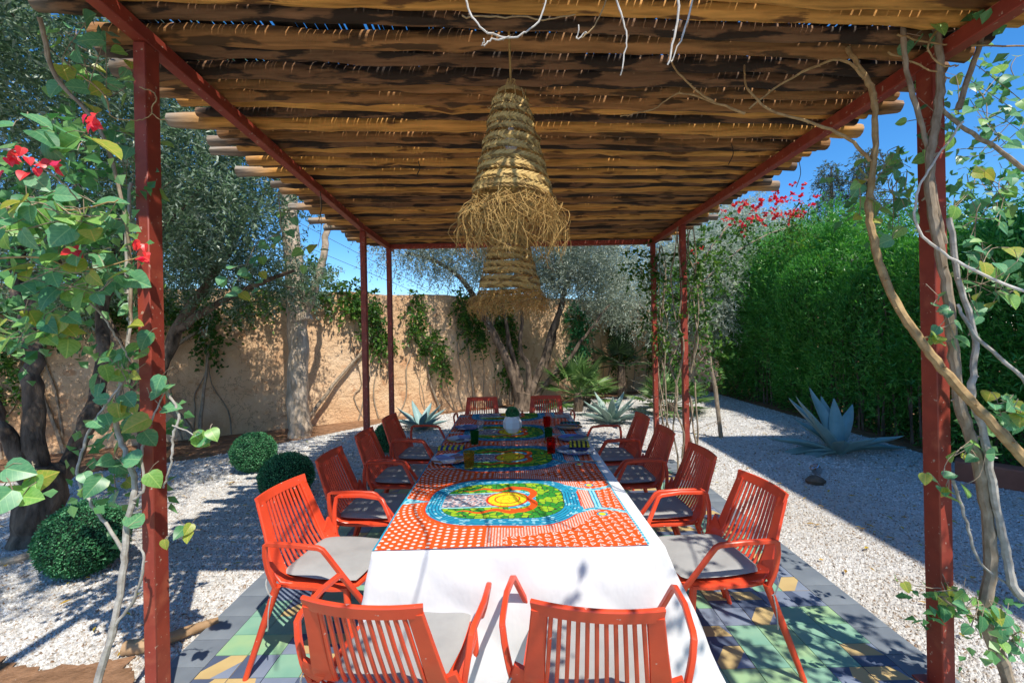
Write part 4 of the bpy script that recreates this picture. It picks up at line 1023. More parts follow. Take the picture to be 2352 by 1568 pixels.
# ------------------------------------------------------------------ fan palms
def palm(px, py, th, nf, L, m, label, seed, trunk=True):
    p = onz(px, py); o = empty('fan_palm', (p.x, p.y, 0)); tag(o, label, 'palm', 'fan palms at the end of the garden'); g = np.random.default_rng(seed)
    mb = MB(); mb.tube([(0, 0, 0), (.01, 0, th*.5+.02), (0, .01, th+.05)], [.10, .11, .08], 9, jit=.2); mb.build('trunk', M['bark_dark'], o)
    Cs, Ds, Ns, Ls = [], [], [], []; mb = MB()
    for k in range(nf):
        az = g.random()*6.283; el = R(g.uniform(-12, 82)); d = np.array([math.cos(az)*math.cos(el), math.sin(az)*math.cos(el), math.sin(el)])
        b0 = np.array([0, 0, th]); tip = b0+d*L*g.uniform(.5, .75)
        mb.tube([tuple(b0), tuple(b0+d*L*.3+np.array([0, 0, .02])), tuple(tip)], .006, 4)
        sd_ = np.cross(d, [0, 0, 1]); sd_ /= np.linalg.norm(sd_)+1e-9
        for q in range(15):
            a = R(-105+210*q/14); dd = d*math.cos(a)+sd_*math.sin(a); dd[2] -= .12*abs(math.sin(a)); Cs.append(tip); Ds.append(dd); Ns.append(np.cross(sd_, d)+g.normal(0, .15, 3)); Ls.append(L*(.5-.12*abs(a)/2.2)*g.uniform(.85, 1.1))
    Cs, Ds, Ns, Ls = np.array(Cs), unit(np.array(Ds)), unit(np.array(Ns)), np.array(Ls)
    V, Fc = diamond(g, Cs, Ds, Ns, Ls, Ls*.13, .25); V[:, 2] = np.maximum(V[:, 2], .01)
    npmesh('fronds', V, Fc, m, o, tint=np.repeat(g.random(len(Cs)), 4)); mb.build('leaf_stalks', m, o)
palm(1327, 944, .34, 26, .85, M['palm'], 'bright green fan palm right of the olive stems', 121)
palm(1428, 915, .85, 26, .8, M['palm_dk'], 'dark fan palm with a short trunk, between the olive and the steel posts', 122)
palm(1540, 946, .14, 28, .8, M['palm'], 'low fan palm seen between the two right far posts', 123)
palm(1345, 930, .15, 16, .6, M['palm'], 'small fan palm at the foot of the bright green one', 124)

# ------------------------------------------------------------------ creepers on the wall
def creeper(x, label, stems, clumps, n_leaf, seed, m=None, dw=.22):
    yb = wallY(x)-.3; o = empty('wall_creeper', (x, yb, 0)); tag(o, label, 'climbing plant', 'creepers on the ochre wall'); mb = MB(); g = random.Random(seed)
    for pts, r in stems:
        limb(mb, [V3((a, wallY(x+a)-.30-yb+dy, z)) for a, z, dy in pts], r, r*.45, 6, wob=.012)
    for _ in range(4):
        a0 = g.uniform(-.5, .5); a1 = a0+g.uniform(-.5, .5); q_ = [(a0+(a1-a0)*k/5+g.gauss(0, .05), g.uniform(1.8, 2.5)*k/5) for k in range(6)]
        mb.tube(smooth_path([V3((a, wallY(x+a)-.26-yb, z)) for a, z in q_], 3), taper(16, g.uniform(.010, .022), .004), 5)
    mb.build('stem', M['stem'], o)
    cl = [((a, wallY(x+a)-.25-dw*.4-yb, z), (rx, .14, rz), rx*rz+.02) for a, z, rx, rz in clumps]
    crown('foliage', o, m or M['ivy'], cl, n_leaf//13, 9, .085, .055, seed, droop=.6, twl=.22, shell=.2); return o
creeper(-5.3, 'leafy creeper with a bent leaning stem left of the pale trunk', [([(0.1, 0, -.35), (-.2, .45, -.2), (-.75, .95, -.1), (-.35, 1.5, -.05), (.15, 2.0, 0)], .06), ([(.1, 0, -.3), (.05, .7, -.1), (.1, 1.5, 0)], .035)], [(.0, 2.1, .7, .35), (.7, 2.4, .5, .3), (-.6, 2.35, .6, .3), (.1, 1.6, .2, .35)], 4200, 131)
creeper(-3.0, 'creeper spilling over the wall top beside the pale trunk, on a slanting stem', [([(-.9, 0, -.2), (-.45, .75, -.1), (.05, 1.45, 0), (.25, 1.9, 0)], .045)], [(-.35, 2.45, .5, .35), (.1, 2.1, .32, .5), (.35, 1.6, .22, .3), (-.75, 2.8, .3, .4)], 4200, 132)
creeper(-1.9, 'narrow creeper behind the far left steel post', [([(.3, 0, 0), (.1, .8, 0), (0, 1.9, 0)], .03)], [(-.15, 2.1, .22, .55), (.15, 1.5, .3, .35), (.3, 1.0, .2, .2)], 2200, 133)
creeper(-.95, 'creeper with bare lower stem right of the far left post', [([(.1, 0, 0), (.0, .9, 0), (-.1, 2.0, 0)], .035)], [(-.1, 2.25, .25, .5), (.1, 1.7, .22, .4)], 2400, 134)
creeper(-.15, 'dense creeper column just left of the olive stems', [([(.1, 0, 0), (.05, 1.0, 0), (-.05, 2.2, 0)], .03)], [(-.1, 2.1, .28, .6), (.05, 1.4, .25, .45), (.1, .7, .15, .3)], 3000, 135)
creeper(1.7, 'dark creeper column behind the right olive stems', [([(0, 0, 0), (.05, 1.0, 0), (0, 2.2, 0)], .03)], [(0, 2.0, .3, .6), (.0, 1.2, .28, .5)], 3000, 136, M['box'])
creeper(2.9, 'dark creeper behind the bright fan palm', [([(0, 0, 0), (.05, 1.0, 0), (0, 2.2, 0)], .03)], [(0, 2.0, .4, .6), (.1, 1.1, .35, .6)], 3000, 137, M['ivy'])
creeper(4.2, 'creeper behind the dark short trunk palm', [([(0, 0, 0), (.05, 1.0, 0), (0, 2.2, 0)], .03)], [(0, 2.0, .5, .6), (-.1, 1.1, .35, .6)], 3000, 138, M['ivy'])
creeper(-7.2, 'bright creeper on the wall seen through the left olive stems', [([(0, 0, 0), (.1, .9, 0), (.3, 2.0, 0)], .03), ([(.4, 0, 0), (.2, .9, 0), (-.1, 1.9, 0)], .03)], [(0, 2.1, .8, .5), (-.3, 1.2, .5, .6), (.9, 2.2, .5, .4), (-.8, .8, .4, .5)], 5500, 139)

# ------------------------------------------------------------------ bougainvilleas climbing the near posts
def heart(name, L, fold, curl):
    o2 = [(0, 0), (.20, -.03), (.40, .10), (.47, .32), (.38, .58), (.20, .82), (0, 1.0)]
    vs = []; fs = []
    for sx in (1, -1):
        b_ = len(vs)
        for k, (x, y) in enumerate(o2): vs.append((sx*x*L, y*L, (abs(x)*fold-curl*y*y)*L))
        mid = []
        for k in (1, 2, 3, 4, 5): mid.append(len(vs)); vs.append((0, max(0.02, o2[k][1])*L, -curl*o2[k][1]**2*L))
        ms = [b_]+mid+[b_+6]
        for k in range(6):
            a = (ms[k], b_+k if k else b_, b_+k+1, ms[k+1]); a = tuple(dict.fromkeys(a))
            if len(a) >= 3: fs.append(a if sx > 0 else a[::-1])
    mb = MB(); mb.add(vs, fs); me = mb.mesh(name); return me
def lmat(name, c1, c2, rim=None):
    m, n, l, b = newmat(name); t = nz(n, l, 6, 4); r0_ = ramp(n, l, t.outputs[0], [(.35, c1), (.65, c2)])
    tc = n.new('ShaderNodeTexCoord'); sp = n.new('ShaderNodeSeparateXYZ'); l.new(tc.outputs['Object'], sp.inputs[0])
    ab = n.new('ShaderNodeMath'); ab.operation = 'ABSOLUTE'; l.new(sp.outputs['X'], ab.inputs[0])
    # side veins run out and up from the midrib
    m1 = n.new('ShaderNodeMath'); m1.operation = 'MULTIPLY_ADD'; m1.inputs[1].default_value = -.8; l.new(ab.outputs[0], m1.inputs[0]); l.new(sp.outputs['Y'], m1.inputs[2])
    m2 = n.new('ShaderNodeMath'); m2.operation = 'MULTIPLY'; m2.inputs[1].default_value = 36; l.new(m1.outputs[0], m2.inputs[0])
    m3 = n.new('ShaderNodeMath'); m3.operation = 'SINE'; l.new(m2.outputs[0], m3.inputs[0])
    v1 = ramp(n, l, m3.outputs[0], [(.90, (0, 0, 0)), (1, (.35, .35, .35))]); v2 = ramp(n, l, ab.outputs[0], [(.012, (.6, .6, .6)), (.03, (0, 0, 0))])
    ad = n.new('ShaderNodeMath'); ad.operation = 'MAXIMUM'; l.new(v1.outputs[0], ad.inputs[0]); l.new(v2.outputs[0], ad.inputs[1])
    mv = n.new('ShaderNodeMix'); mv.data_type = 'RGBA'; mv.inputs['B'].default_value = (min(1, c2[0]*1.7+.08), min(1, c2[1]*1.35+.06), c2[2]*1.2+.03, 1)
    l.new(ad.outputs[0], mv.inputs['Factor']); l.new(r0_.outputs[0], mv.inputs['A'])
    t5 = nz(n, l, 2.2, 3); rim_ = rim or (.42, .42, .08); mr = n.new('ShaderNodeMix'); mr.data_type = 'RGBA'; mr.inputs['B'].default_value = (*rim_, 1)
    re = ramp(n, l, t5.outputs[0], [(.60, (0, 0, 0)), (.72, (.7, .7, .7))]); l.new(re.outputs[0], mr.inputs['Factor']); l.new(mv.outputs['Result'], mr.inputs['A'])
    r = mr; r_out = mr.outputs['Result']; l.new(r_out, b.inputs['Base Color'])
    b.inputs['Roughness'].default_value = .38; tr = n.new('ShaderNodeBsdfTranslucent'); mx = n.new('ShaderNodeMixShader'); mx.inputs[0].default_value = .35
    hs = n.new('ShaderNodeHueSaturation'); hs.inputs['Value'].default_value = 1.7; hs.inputs['Hue'].default_value = .47; l.new(r_out, hs.inputs['Color']); l.new(hs.outputs[0], tr.inputs[0])
    l.new(b.outputs[0], mx.inputs[1]); l.new(tr.outputs[0], mx.inputs[2]); l.new(mx.outputs[0], n['Material Output'].inputs[0])
    bump(n, l, b, ad.outputs[0], -.4, .004); return m
LM = [lmat('vine_leaf_green', (.11, .32, .16), (.16, .40, .19)), lmat('vine_leaf_fresh', (.17, .40, .08), (.25, .48, .13)), lmat('vine_leaf_deep', (.06, .21, .09), (.09, .27, .12)), lmat('vine_leaf_yellowing', (.24, .38, .05), (.42, .42, .08))]
leaf_me = []
for i, mm in enumerate((0, 0, 1, 2, 0, 3, 1)):
    me = heart('leaf', 1.0, [.25, .1, .35, .15, .3, .2, .05][i], [.15, .3, .05, .4, .2, .25, .35][i]); me.materials.append(LM[mm]); leaf_me.append(me)
bract_me = heart('bract', 1.0, .45, .3); bract_me.materials.append(lmat('bract_red', (.75, .025, .03), (.85, .07, .05), (.7, .02, .02)))
def put_leaf(parent, p, size, g, me=None, up=.5):
    me = me or g.choice(leaf_me); o = link('leaf' if me is not bract_me else 'bract', me, parent)
    nrm = V3((g.gauss(.15, .55), g.gauss(-.75, .5), g.gauss(.55+up*.3, .45))).normalized()
    d = V3((g.gauss(0, .8), g.gauss(0, .5), g.gauss(-.7, .5))); d = (d-nrm*d.dot(nrm)).normalized(); x_ = d.cross(nrm).normalized()
    Mx = Matrix((x_, d, nrm)).transposed().to_4x4(); Mx.translation = V3(p)-V3(parent.location)
    o.matrix_basis = Mx @ Matrix.Scale(size, 4); return o
def vine(name, label, base, stems, leaves, blobs, seed, twig_m=None, bracts=()):
    t = empty(name, base); tag(t, label, 'climbing plant', None); g = random.Random(seed); B = V3(base)
    for pts, r0, r1, mm in stems:
        mb = MB(); q = smooth_path([V3(p)-B for p in pts], 6); q = [p+V3((g.gauss(0, .0018), g.gauss(0, .0018), g.gauss(0, .0018))) for p in q]
        mb.tube(q, [a*(1+g.uniform(-.09, .12)) for a in taper(len(q), r0, r1)], 8, jit=.05)
        for i in range(2, len(q)-1, 5):   # leaf scars and thorns
            d = V3((g.gauss(0, 1), g.gauss(0, 1), g.gauss(0, .4))).normalized(); mb.tube([q[i], q[i]+d*(r0*1.1+.007)], [r0*.45, r0*.12], 4)
        mb.build('stem', M[mm], t)
    k = 0; mbt = MB()
    for (x, y, Yd, sz) in leaves:
        p = at(x, y, Yd); put_leaf(t, p, 1.18*sz*g.uniform(.85, 1.12), g); q = p+V3((g.uniform(-.05, .05), .01, g.uniform(.0, .05)))-B; mbt.tube([p-B, (p-B+q)/2+V3((0, 0, .006)), q], .0014, 3)
    for (x, y, rx, ry, Yd, dY, n_, sz) in blobs:
        prev = None
        for j in range(n_):
            a = g.uniform(0, 6.283); q = math.sqrt(g.random()); p = at(x+rx*q*math.cos(a), y+ry*q*math.sin(a), Yd+g.uniform(-dY, dY)); put_leaf(t, p, 1.15*sz*g.uniform(.65, 1.2), g)
            if prev is not None and (prev-p).length < .35 and j % 2: mbt.tube(smooth_path([prev-B, (prev+p)/2-B+V3((g.gauss(0, .02), 0, g.gauss(0, .02))), p-B], 3), .0018, 4)
            else: mbt.tube([p-B, p-B+V3((g.uniform(-.06, .06), .01, g.uniform(-.03, .06)))], .0014, 3)
            prev = p
    if mbt.v: tag(mbt.build('twigs', M['stem'], t), kind='stuff')
    for (x, y, r_, Yd, n_) in bracts:
        for j in range(n_):
            p = at(x+g.gauss(0, r_*.5), y+g.gauss(0, r_*.5), Yd+g.uniform(-.03, .03)); put_leaf(t, p, g.uniform(.020, .036), g, bract_me)
    return t
A = at
SG = 'stem_grey'; ST = 'stem_tan'; SS = 'stem'
b0 = A(225, 1590, 1.85)
vine('bougainvillea', 'bougainvillea with large leaves, red bracts and bare grey stem on the near left post', (b0.x, b0.y, 0),
     [([V3((b0.x-.02, b0.y, .0)), A(225, 1560, 1.85), A(262, 1440, 1.85), A(285, 1290, 1.86), A(292, 1200, 1.87), A(308, 1110, 1.88), A(280, 1020, 1.9), A(266, 960, 1.9), A(280, 860, 1.92), A(300, 740, 1.93), A(290, 600, 1.95), A(300, 420, 1.95)], .015, .006, SG),
      ([A(288, 1270, 1.86), A(240, 1200, 1.84), A(205, 1150, 1.83), A(178, 1085, 1.82), A(200, 1000, 1.84), A(235, 940, 1.85), A(280, 880, 1.86)], .007, .004, SG),
      ([A(262, 1440, 1.85), A(310, 1370, 1.84), A(330, 1290, 1.83), A(318, 1240, 1.83)], .007, .004, SG),
      ([A(300, 1150, 1.87), A(330, 1120, 1.86), A(325, 1040, 1.86), A(350, 960, 1.88), A(378, 900, 1.88)], .006, .003, SG),
      ([A(380, 895, 1.9), A(410, 950, 1.88), A(398, 1000, 1.88), A(392, 1060, 1.88), A(375, 1120, 1.9)], .006, .004, SG),
      ([A(395, 975, 1.88), A(430, 990, 1.85), A(455, 1005, 1.83)], .003, .002, SG), ([A(372, 1250, 1.9), A(400, 1220, 1.88), A(430, 1205, 1.85)], .003, .002, SG),
      ([A(-60, 470, 1.5), A(60, 480, 1.5), A(180, 480, 1.5), A(270, 460, 1.52)], .004, .002, ST), ([A(-60, 600, 1.6), A(80, 590, 1.6), A(200, 620, 1.62), A(320, 590, 1.65)], .004, .002, ST),
      ([A(-60, 340, 1.3), A(40, 350, 1.3), A(130, 410, 1.35), A(180, 460, 1.45)], .004, .002, SG), ([A(90, 40, 1.7), A(130, 180, 1.8), A(230, 300, 1.85), A(290, 520, 1.9), A(300, 740, 1.93)], .009, .006, SS),
      ([A(180, 170, 1.8), A(240, 220, 1.8), A(260, 270, 1.8), A(320, 275, 1.8), A(350, 262, 1.8)], .003, .002, ST), ([A(320, 200, 1.85), A(360, 220, 1.83), A(350, 260, 1.83), A(385, 280, 1.83)], .003, .002, ST),
      ([A(150, 640, 1.7), A(230, 720, 1.75), A(270, 780, 1.8), A(300, 830, 1.85)], .004, .003, SG)],
     [(30, 290, 1.3, .075), (62, 262, 1.32, .06), (78, 300, 1.28, .075), (100, 318, 1.3, .07), (150, 305, 1.3, .085), (185, 315, 1.32, .08), (212, 318, 1.32, .075), (178, 345, 1.3, .08), (20, 340, 1.28, .07), (75, 405, 1.3, .05),
      (345, 762, 1.85, .075), (338, 815, 1.86, .06), (372, 862, 1.86, .08), (345, 915, 1.86, .08), (343, 960, 1.86, .085), (372, 940, 1.87, .06), (300, 745, 1.88, .055), (322, 790, 1.88, .06), (238, 838, 1.84, .07), (225, 858, 1.85, .07), (258, 832, 1.84, .07),
      (212, 965, 1.84, .065), (240, 950, 1.85, .06), (268, 925, 1.85, .055), (283, 1068, 1.82, .10), (330, 990, 1.85, .07), (205, 1105, 1.82, .075), (235, 1095, 1.82, .07), (190, 1085, 1.82, .055), (340, 1085, 1.84, .07), (322, 1055, 1.84, .07), (293, 1210, 1.84, .075),
      (442, 1000, 1.83, .07), (462, 995, 1.83, .06), (482, 985, 1.83, .05), (478, 1018, 1.83, .06), (465, 1022, 1.82, .05), (425, 1210, 1.84, .05), (440, 1202, 1.84, .045), (436, 1222, 1.84, .04), (378, 1238, 1.87, .045),
      (12, 1075, 1.0, .055), (45, 1090, 1.02, .055), (28, 1125, .98, .06), (62, 1115, 1.02, .045), (18, 1160, 1.0, .05), (80, 1095, 1.03, .04), (5, 1120, 1.0, .05), (50, 1140, 1.0, .045)],
     [(120, 500, 150, 55, 1.5, .08, 52, .07), (150, 625, 150, 55, 1.62, .08, 40, .068), (80, 740, 110, 55, 1.7, .08, 26, .065), (200, 160, 110, 110, 2.0, .15, 34, .07), (270, 900, 60, 110, 1.95, .1, 24, .055), (310, 400, 60, 160, 2.05, .1, 26, .06), (330, 650, 50, 90, 2.05, .08, 14, .055), (280, 1060, 40, 90, 1.95, .05, 8, .055)],
     201, bracts=((35, 362, 26, 1.28, 12), (130, 372, 20, 1.3, 7), (215, 272, 20, 1.33, 8), (325, 560, 12, 1.75, 5), (328, 590, 13, 1.75, 6), (100, 385, 14, 1.3, 4), (165, 575, 9, 1.5, 3)))
bo = V3(COL.objects['bougainvillea'].location)
cc = [((A(x, y, Yd)-bo), (rx, .15, rz), wt) for x, y, Yd, rx, rz, wt in ((60, 480, 1.8, .28, .10, 1), (190, 470, 1.9, .2, .12, 1), (120, 620, 1.9, .3, .10, 1), (60, 740, 1.95, .22, .12, .8), (280, 900, 2.1, .14, .3, .8), (260, 330, 2.1, .2, .25, .6), (90, 330, 1.7, .2, .10, .5), (300, 1080, 2.05, .08, .15, .25))]
tag(crown('small_leaves', COL.objects['bougainvillea'], M['vine_small'], [(tuple(a), b_, w_) for a, b_, w_ in cc], 150, 6, .052, .044, 207, droop=.4, twl=.16, shell=.1), kind='stuff')
b1 = A(2300, 1590, 1.85)
vine('bougainvillea', 'bougainvillea with thick twisted stems wound round the near right post', (b1.x, b1.y, 0),
     [([V3((b1.x+.05, b1.y, 0)), A(2310, 1540, 1.86), A(2262, 1420, 1.86), A(2275, 1300, 1.87), A(2262, 1150, 1.87), A(2240, 1040, 1.87), A(2205, 930, 1.87), A(2190, 820, 1.86), A(2180, 700, 1.86), A(2160, 580, 1.85), A(2140, 480, 1.85), A(2135, 380, 1.86), A(2150, 280, 1.87), A(2160, 180, 1.88), A(2150, 60, 1.9)], .024, .014, SS),
      ([A(2400, 1400, 1.8), A(2330, 1350, 1.82), A(2310, 1260, 1.84), A(2285, 1150, 1.84), A(2262, 1000, 1.84), A(2230, 900, 1.84), A(2240, 780, 1.85), A(2200, 640, 1.86), A(2180, 500, 1.86)], .017, .010, SG),
      ([A(2420, 1130, 1.6), A(2330, 1030, 1.65), A(2240, 930, 1.7), A(2150, 830, 1.75), A(2095, 755, 1.8), A(2045, 670, 1.85), A(2010, 570, 1.9), A(1995, 480, 1.92), A(2005, 400, 1.95), A(2010, 270, 1.97), A(2000, 200, 1.98), A(1970, 150, 2.0), A(1945, 110, 2.02)], .019, .010, ST),
      ([A(2000, 370, 1.95), A(1950, 320, 1.97), A(1860, 280, 2.0), A(1770, 255, 2.05), A(1715, 200, 2.1), A(1710, 150, 2.15)], .008, .004, ST),
      ([A(2005, 200, 1.98), A(1940, 140, 2.0), A(1880, 150, 2.02), A(1800, 190, 2.05), A(1720, 250, 2.08)], .007, .004, ST), ([A(1710, 260, 2.1), A(1640, 235, 2.12), A(1560, 215, 2.15), A(1500, 250, 2.2), A(1425, 268, 2.25)], .006, .002, ST),
      ([A(1640, 235, 2.12), A(1590, 200, 2.1), A(1545, 150, 2.08), A(1520, 60, 2.05)], .005, .003, ST),
      ([A(2080, -40, 1.9), A(2075, 80, 1.9), A(2090, 200, 1.9), A(2130, 340, 1.88), A(2150, 460, 1.87), A(2170, 560, 1.86)], .010, .009, SS),
      ([A(2420, 690, 1.7), A(2300, 650, 1.75), A(2180, 590, 1.8), A(2110, 530, 1.83), A(2105, 450, 1.84), A(2140, 380, 1.84), A(2210, 280, 1.85)], .006, .004, 'twig_white'),
      ([A(2420, 440, 1.9), A(2300, 350, 1.9), A(2220, 300, 1.88), A(2160, 250, 1.87)], .010, .007, SS), ([A(2440, 960, 1.7), A(2330, 850, 1.75), A(2240, 770, 1.8), A(2200, 700, 1.85)], .008, .006, SG),
      ([A(2190, 1100, 1.86), A(2220, 1200, 1.86), A(2250, 1290, 1.86), A(2330, 1350, 1.84)], .006, .004, SG), ([A(2200, 250, 1.87), A(2230, 160, 1.88), A(2260, 60, 1.9), A(2270, -30, 1.9)], .012, .008, SS),
      ([A(2060, 80, 1.9), A(2150, 100, 1.88), A(2280, 105, 1.88), A(2420, 110, 1.9)], .004, .003, ST), ([A(2040, 120, 1.95), A(2110, 150, 1.9), A(2180, 180, 1.88)], .004, .003, ST), ([A(2160, 60, 1.85), A(2130, 110, 1.83), A(2165, 150, 1.83), A(2200, 150, 1.85)], .004, .003, ST),
      ([A(2160, 1370, 1.82), A(2240, 1420, 1.8), A(2320, 1470, 1.8), A(2400, 1500, 1.8)], .005, .003, SS), ([A(2050, 1330, 1.84), A(2110, 1345, 1.84), A(2160, 1350, 1.84)], .002, .002, SS)],
     [(2055, 1328, 1.84, .03), (2075, 1335, 1.84, .035), (2085, 1350, 1.84, .03)],
     [(2040, 440, 75, 120, 2.0, .1, 46, .05), (2270, 250, 95, 170, 2.2, .12, 44, .058), (2270, 470, 90, 90, 2.1, .12, 26, .055), (2270, 640, 80, 90, 2.0, .1, 30, .06), (2310, 930, 45, 60, 1.8, .05, 16, .05), (2150, 1110, 40, 50, 1.84, .03, 6, .05), (2160, 740, 40, 60, 1.82, .04, 12, .05),
      (2180, 1370, 45, 35, 1.82, .05, 14, .045), (2260, 1410, 60, 40, 1.8, .05, 18, .045), (2320, 1470, 45, 50, 1.78, .05, 16, .045), (2150, 60, 100, 60, 1.9, .08, 16, .065), (2130, 300, 70, 80, 1.95, .06, 14, .045), (2210, 1060, 60, 60, 1.84, .04, 10, .05)],
     202)
vr = [o for o in COL.objects if o.name.startswith('bougainvillea')][-1]; bo = V3(vr.location)
cc = [(tuple(A(x, y, Yd)-bo), (rx, .15, rz), wt) for x, y, Yd, rx, rz, wt in ((2290, 200, 2.3, .16, .30, 1), (2280, 420, 2.3, .18, .26, 1), (2300, 600, 2.2, .16, .2, .9), (2040, 430, 2.2, .14, .22, .8), (2330, 930, 1.9, .08, .14, .3), (2150, 60, 2.0, .18, .08, .35), (2240, 1410, 1.85, .14, .08, .3))]
tag(crown('small_leaves', vr, M['vine_small'], cc, 95, 6, .046, .040, 208, droop=.4, twl=.16, shell=.1), kind='stuff')
# dry white shoots hanging over the near edge of the roof
vine('dry_shoots', 'dry pale shoots hanging from the near edge of the pole roof', (0.1, 1.4, 2.8),
     [([A(1065, -40, 1.5), A(1080, 30, 1.5), A(1120, 75, 1.5), A(1180, 85, 1.5), A(1235, 50, 1.5), A(1262, -30, 1.5)], .0035, .0028, 'twig_white'), ([A(1170, 85, 1.5), A(1130, 92, 1.49), A(1110, 105, 1.48), A(1112, 90, 1.48)], .003, .002, 'twig_white'),
      ([A(1405, -40, 1.5), A(1425, 30, 1.5), A(1440, 95, 1.5), A(1425, 170, 1.5)], .0035, .002, 'twig_white'), ([A(1556, -40, 1.5), A(1555, 50, 1.5), A(1535, 150, 1.5)], .0055, .003, 'twig_white'),
      ([A(1600, -40, 1.5), A(1575, 60, 1.5), A(1540, 145, 1.5)], .004, .002, 'twig_white'), ([A(1345, 75, 1.55), A(1325, 88, 1.55), A(1330, 60, 1.55)], .003, .002, 'twig_white'), ([A(1060, 40, 1.6), A(1160, 38, 1.6), A(1260, 45, 1.6), A(1320, 35, 1.6)], .003, .002, ST),
      ([A(1400, -20, 1.6), A(1370, 50, 1.6), A(1335, 88, 1.6)], .003, .002, ST)], [], [], 203)
gq = random.Random(303); st_ = []
for (x0, y0) in ((2.6, 1.3), (2.2, 1.5), (1.9, 1.35), (1.3, 1.45), (.7, 1.4), (.2, 1.5), (-.4, 1.4)):
    for q in range(2):
        p0 = V3((x0, y0, 3.02)); d = V3((gq.uniform(-.25, .45), gq.uniform(-1.1, -.5), 0)); L_ = gq.uniform(.7, 1.3)
        st_.append(([p0, p0+d*L_*.35+V3((0, 0, .14)), p0+d*L_*.7+V3((gq.gauss(0, .05), 0, .10)), p0+d*L_+V3((gq.gauss(0, .08), 0, -.12))], .009, .004, SS))
rv = vine('roof_vine', 'vine arching out over the near edge of the pole roof, above the camera', (1.0, 1.4, 3.0), st_, [], [], 304)
crown('foliage', rv, M['ivy'], [((x-1, y-1.4, z-3.0), (rx, .22, .10), rx) for x, y, z, rx in ((2.7, .75, 3.05, .35), (2.3, .45, 3.0, .3), (1.7, .5, 3.05, .15), (1.0, .15, 3.0, .06), (2.0, 1.0, 3.1, .22), (.2, .2, 3.0, .05))], 130, 7, .06, .045, 305, droop=.4, twl=.2, shell=.2)
# hanging vine between left post and pale trunk
vine('hanging_vine', 'thin vine with dark hanging leaves in front of the pale trunk', (A(690, 440, 3.6).x, 3.6, 2.7),
     [([A(640, 440, 3.6), A(645, 520, 3.6), A(660, 570, 3.6), A(640, 600, 3.6)], .004, .002, SS), ([A(735, 450, 3.6), A(738, 520, 3.6), A(730, 570, 3.6)], .003, .002, SS), ([A(640, 540, 3.6), A(590, 560, 3.6), A(560, 620, 3.6)], .003, .002, SS)],
     [(612, 560, 3.6, .085), (660, 600, 3.6, .09), (695, 575, 3.6, .08), (722, 562, 3.6, .08), (735, 575, 3.6, .07), (700, 610, 3.6, .07), (600, 590, 3.6, .08), (575, 620, 3.6, .09), (645, 545, 3.6, .07)], [(560, 640, 60, 40, 3.6, .1, 14, .085), (640, 520, 40, 60, 3.7, .1, 8, .07)], 204)
# climbing plants on the far right posts
def postvine(label, X, Yp, seed, zs, n_leaf):
    o = empty('post_creeper', (X, Yp, 0)); tag(o, label, 'climbing plant', 'creepers on the far posts'); mb = MB(); g = random.Random(seed)
    for k in range(5):
        sx = g.choice([-1, 1]); pts = [V3((sx*(.06+.05*g.random())+.03*math.sin(z*3+k)+g.gauss(0, .015), .05*math.cos(z*4+k)-.03, z)) for z in np.linspace(.03, 2.8, 12)]
        mb.tube(smooth_path(pts, 3), taper(34, .011, .006), 5)
    for k in range(14):
        z = g.uniform(.5, 2.4); a = g.choice([-1, 1]); p = V3((a*.05, 0, z)); mb.tube(smooth_path([p, p+V3((a*.12, g.uniform(-.1, .1), .08)), p+V3((a*g.uniform(.18, .34), g.uniform(-.15, .15), g.uniform(-.02, .25)))], 3), .003, 4)
    mb.build('stem', M['stem'], o)
    crown('foliage', o, M['ivy'], [((dx, 0, z), (rx, .16, rz), rx*rz) for dx, z, rx, rz in zs], n_leaf//8, 8, .065, .042, seed, droop=.5, twl=.2, shell=.15)
postvine('creeper on the far right corner post, behind the other one', XR, 5.9, 211, [(-.15, 2.6, .25, .3), (.15, 2.2, .3, .35), (-.05, 1.7, .15, .3), (.2, 1.4, .12, .2)], 1000)
postvine('creeper on the right middle post, leafy on its outer side', XR, 4.88, 212, [(.22, 2.5, .25, .25), (.15, 1.9, .2, .3), (.25, 1.35, .2, .14), (-.1, 1.6, .1, .2)], 750)
# red flowering bougainvillea on top right
o = empty('flowering_bougainvillea', (3.2, 6.8, 0)); tag(o, 'bougainvillea with scattered red flowers above the right far posts, against the silver trees', 'climbing plant')
mb = MB(); limb(mb, [(0, 0, 0), (-.2, -.1, 1.4), (-.3, -.1, 2.6), (.2, 0, 3.3)], .035, .012); limb(mb, [(-.3, -.1, 2.4), (.5, 0, 3.0), (1.3, .1, 3.3)], .015, .005); mb.build('stem', M['stem'], o)
cl = [((.1, 0, 3.0), (.45, .3, .35), 1), ((.8, 0, 3.2), (.5, .3, .3), 1), ((-.3, 0, 2.5), (.35, .3, .4), .8), ((1.3, .1, 3.25), (.3, .2, .2), .4)]
crown('foliage', o, M['ivy'], cl, 230, 8, .06, .04, 221); tag(crown('flowers', o, M['bract'], [((.2, -.4, 3.35), (.40, .2, .22), 1), ((.8, -.4, 3.5), (.45, .2, .22), 1.2), ((-.3, -.3, 2.8), (.2, .2, .2), .15)], 60, 6, .055, .05, 222, twl=.08), kind='stuff')

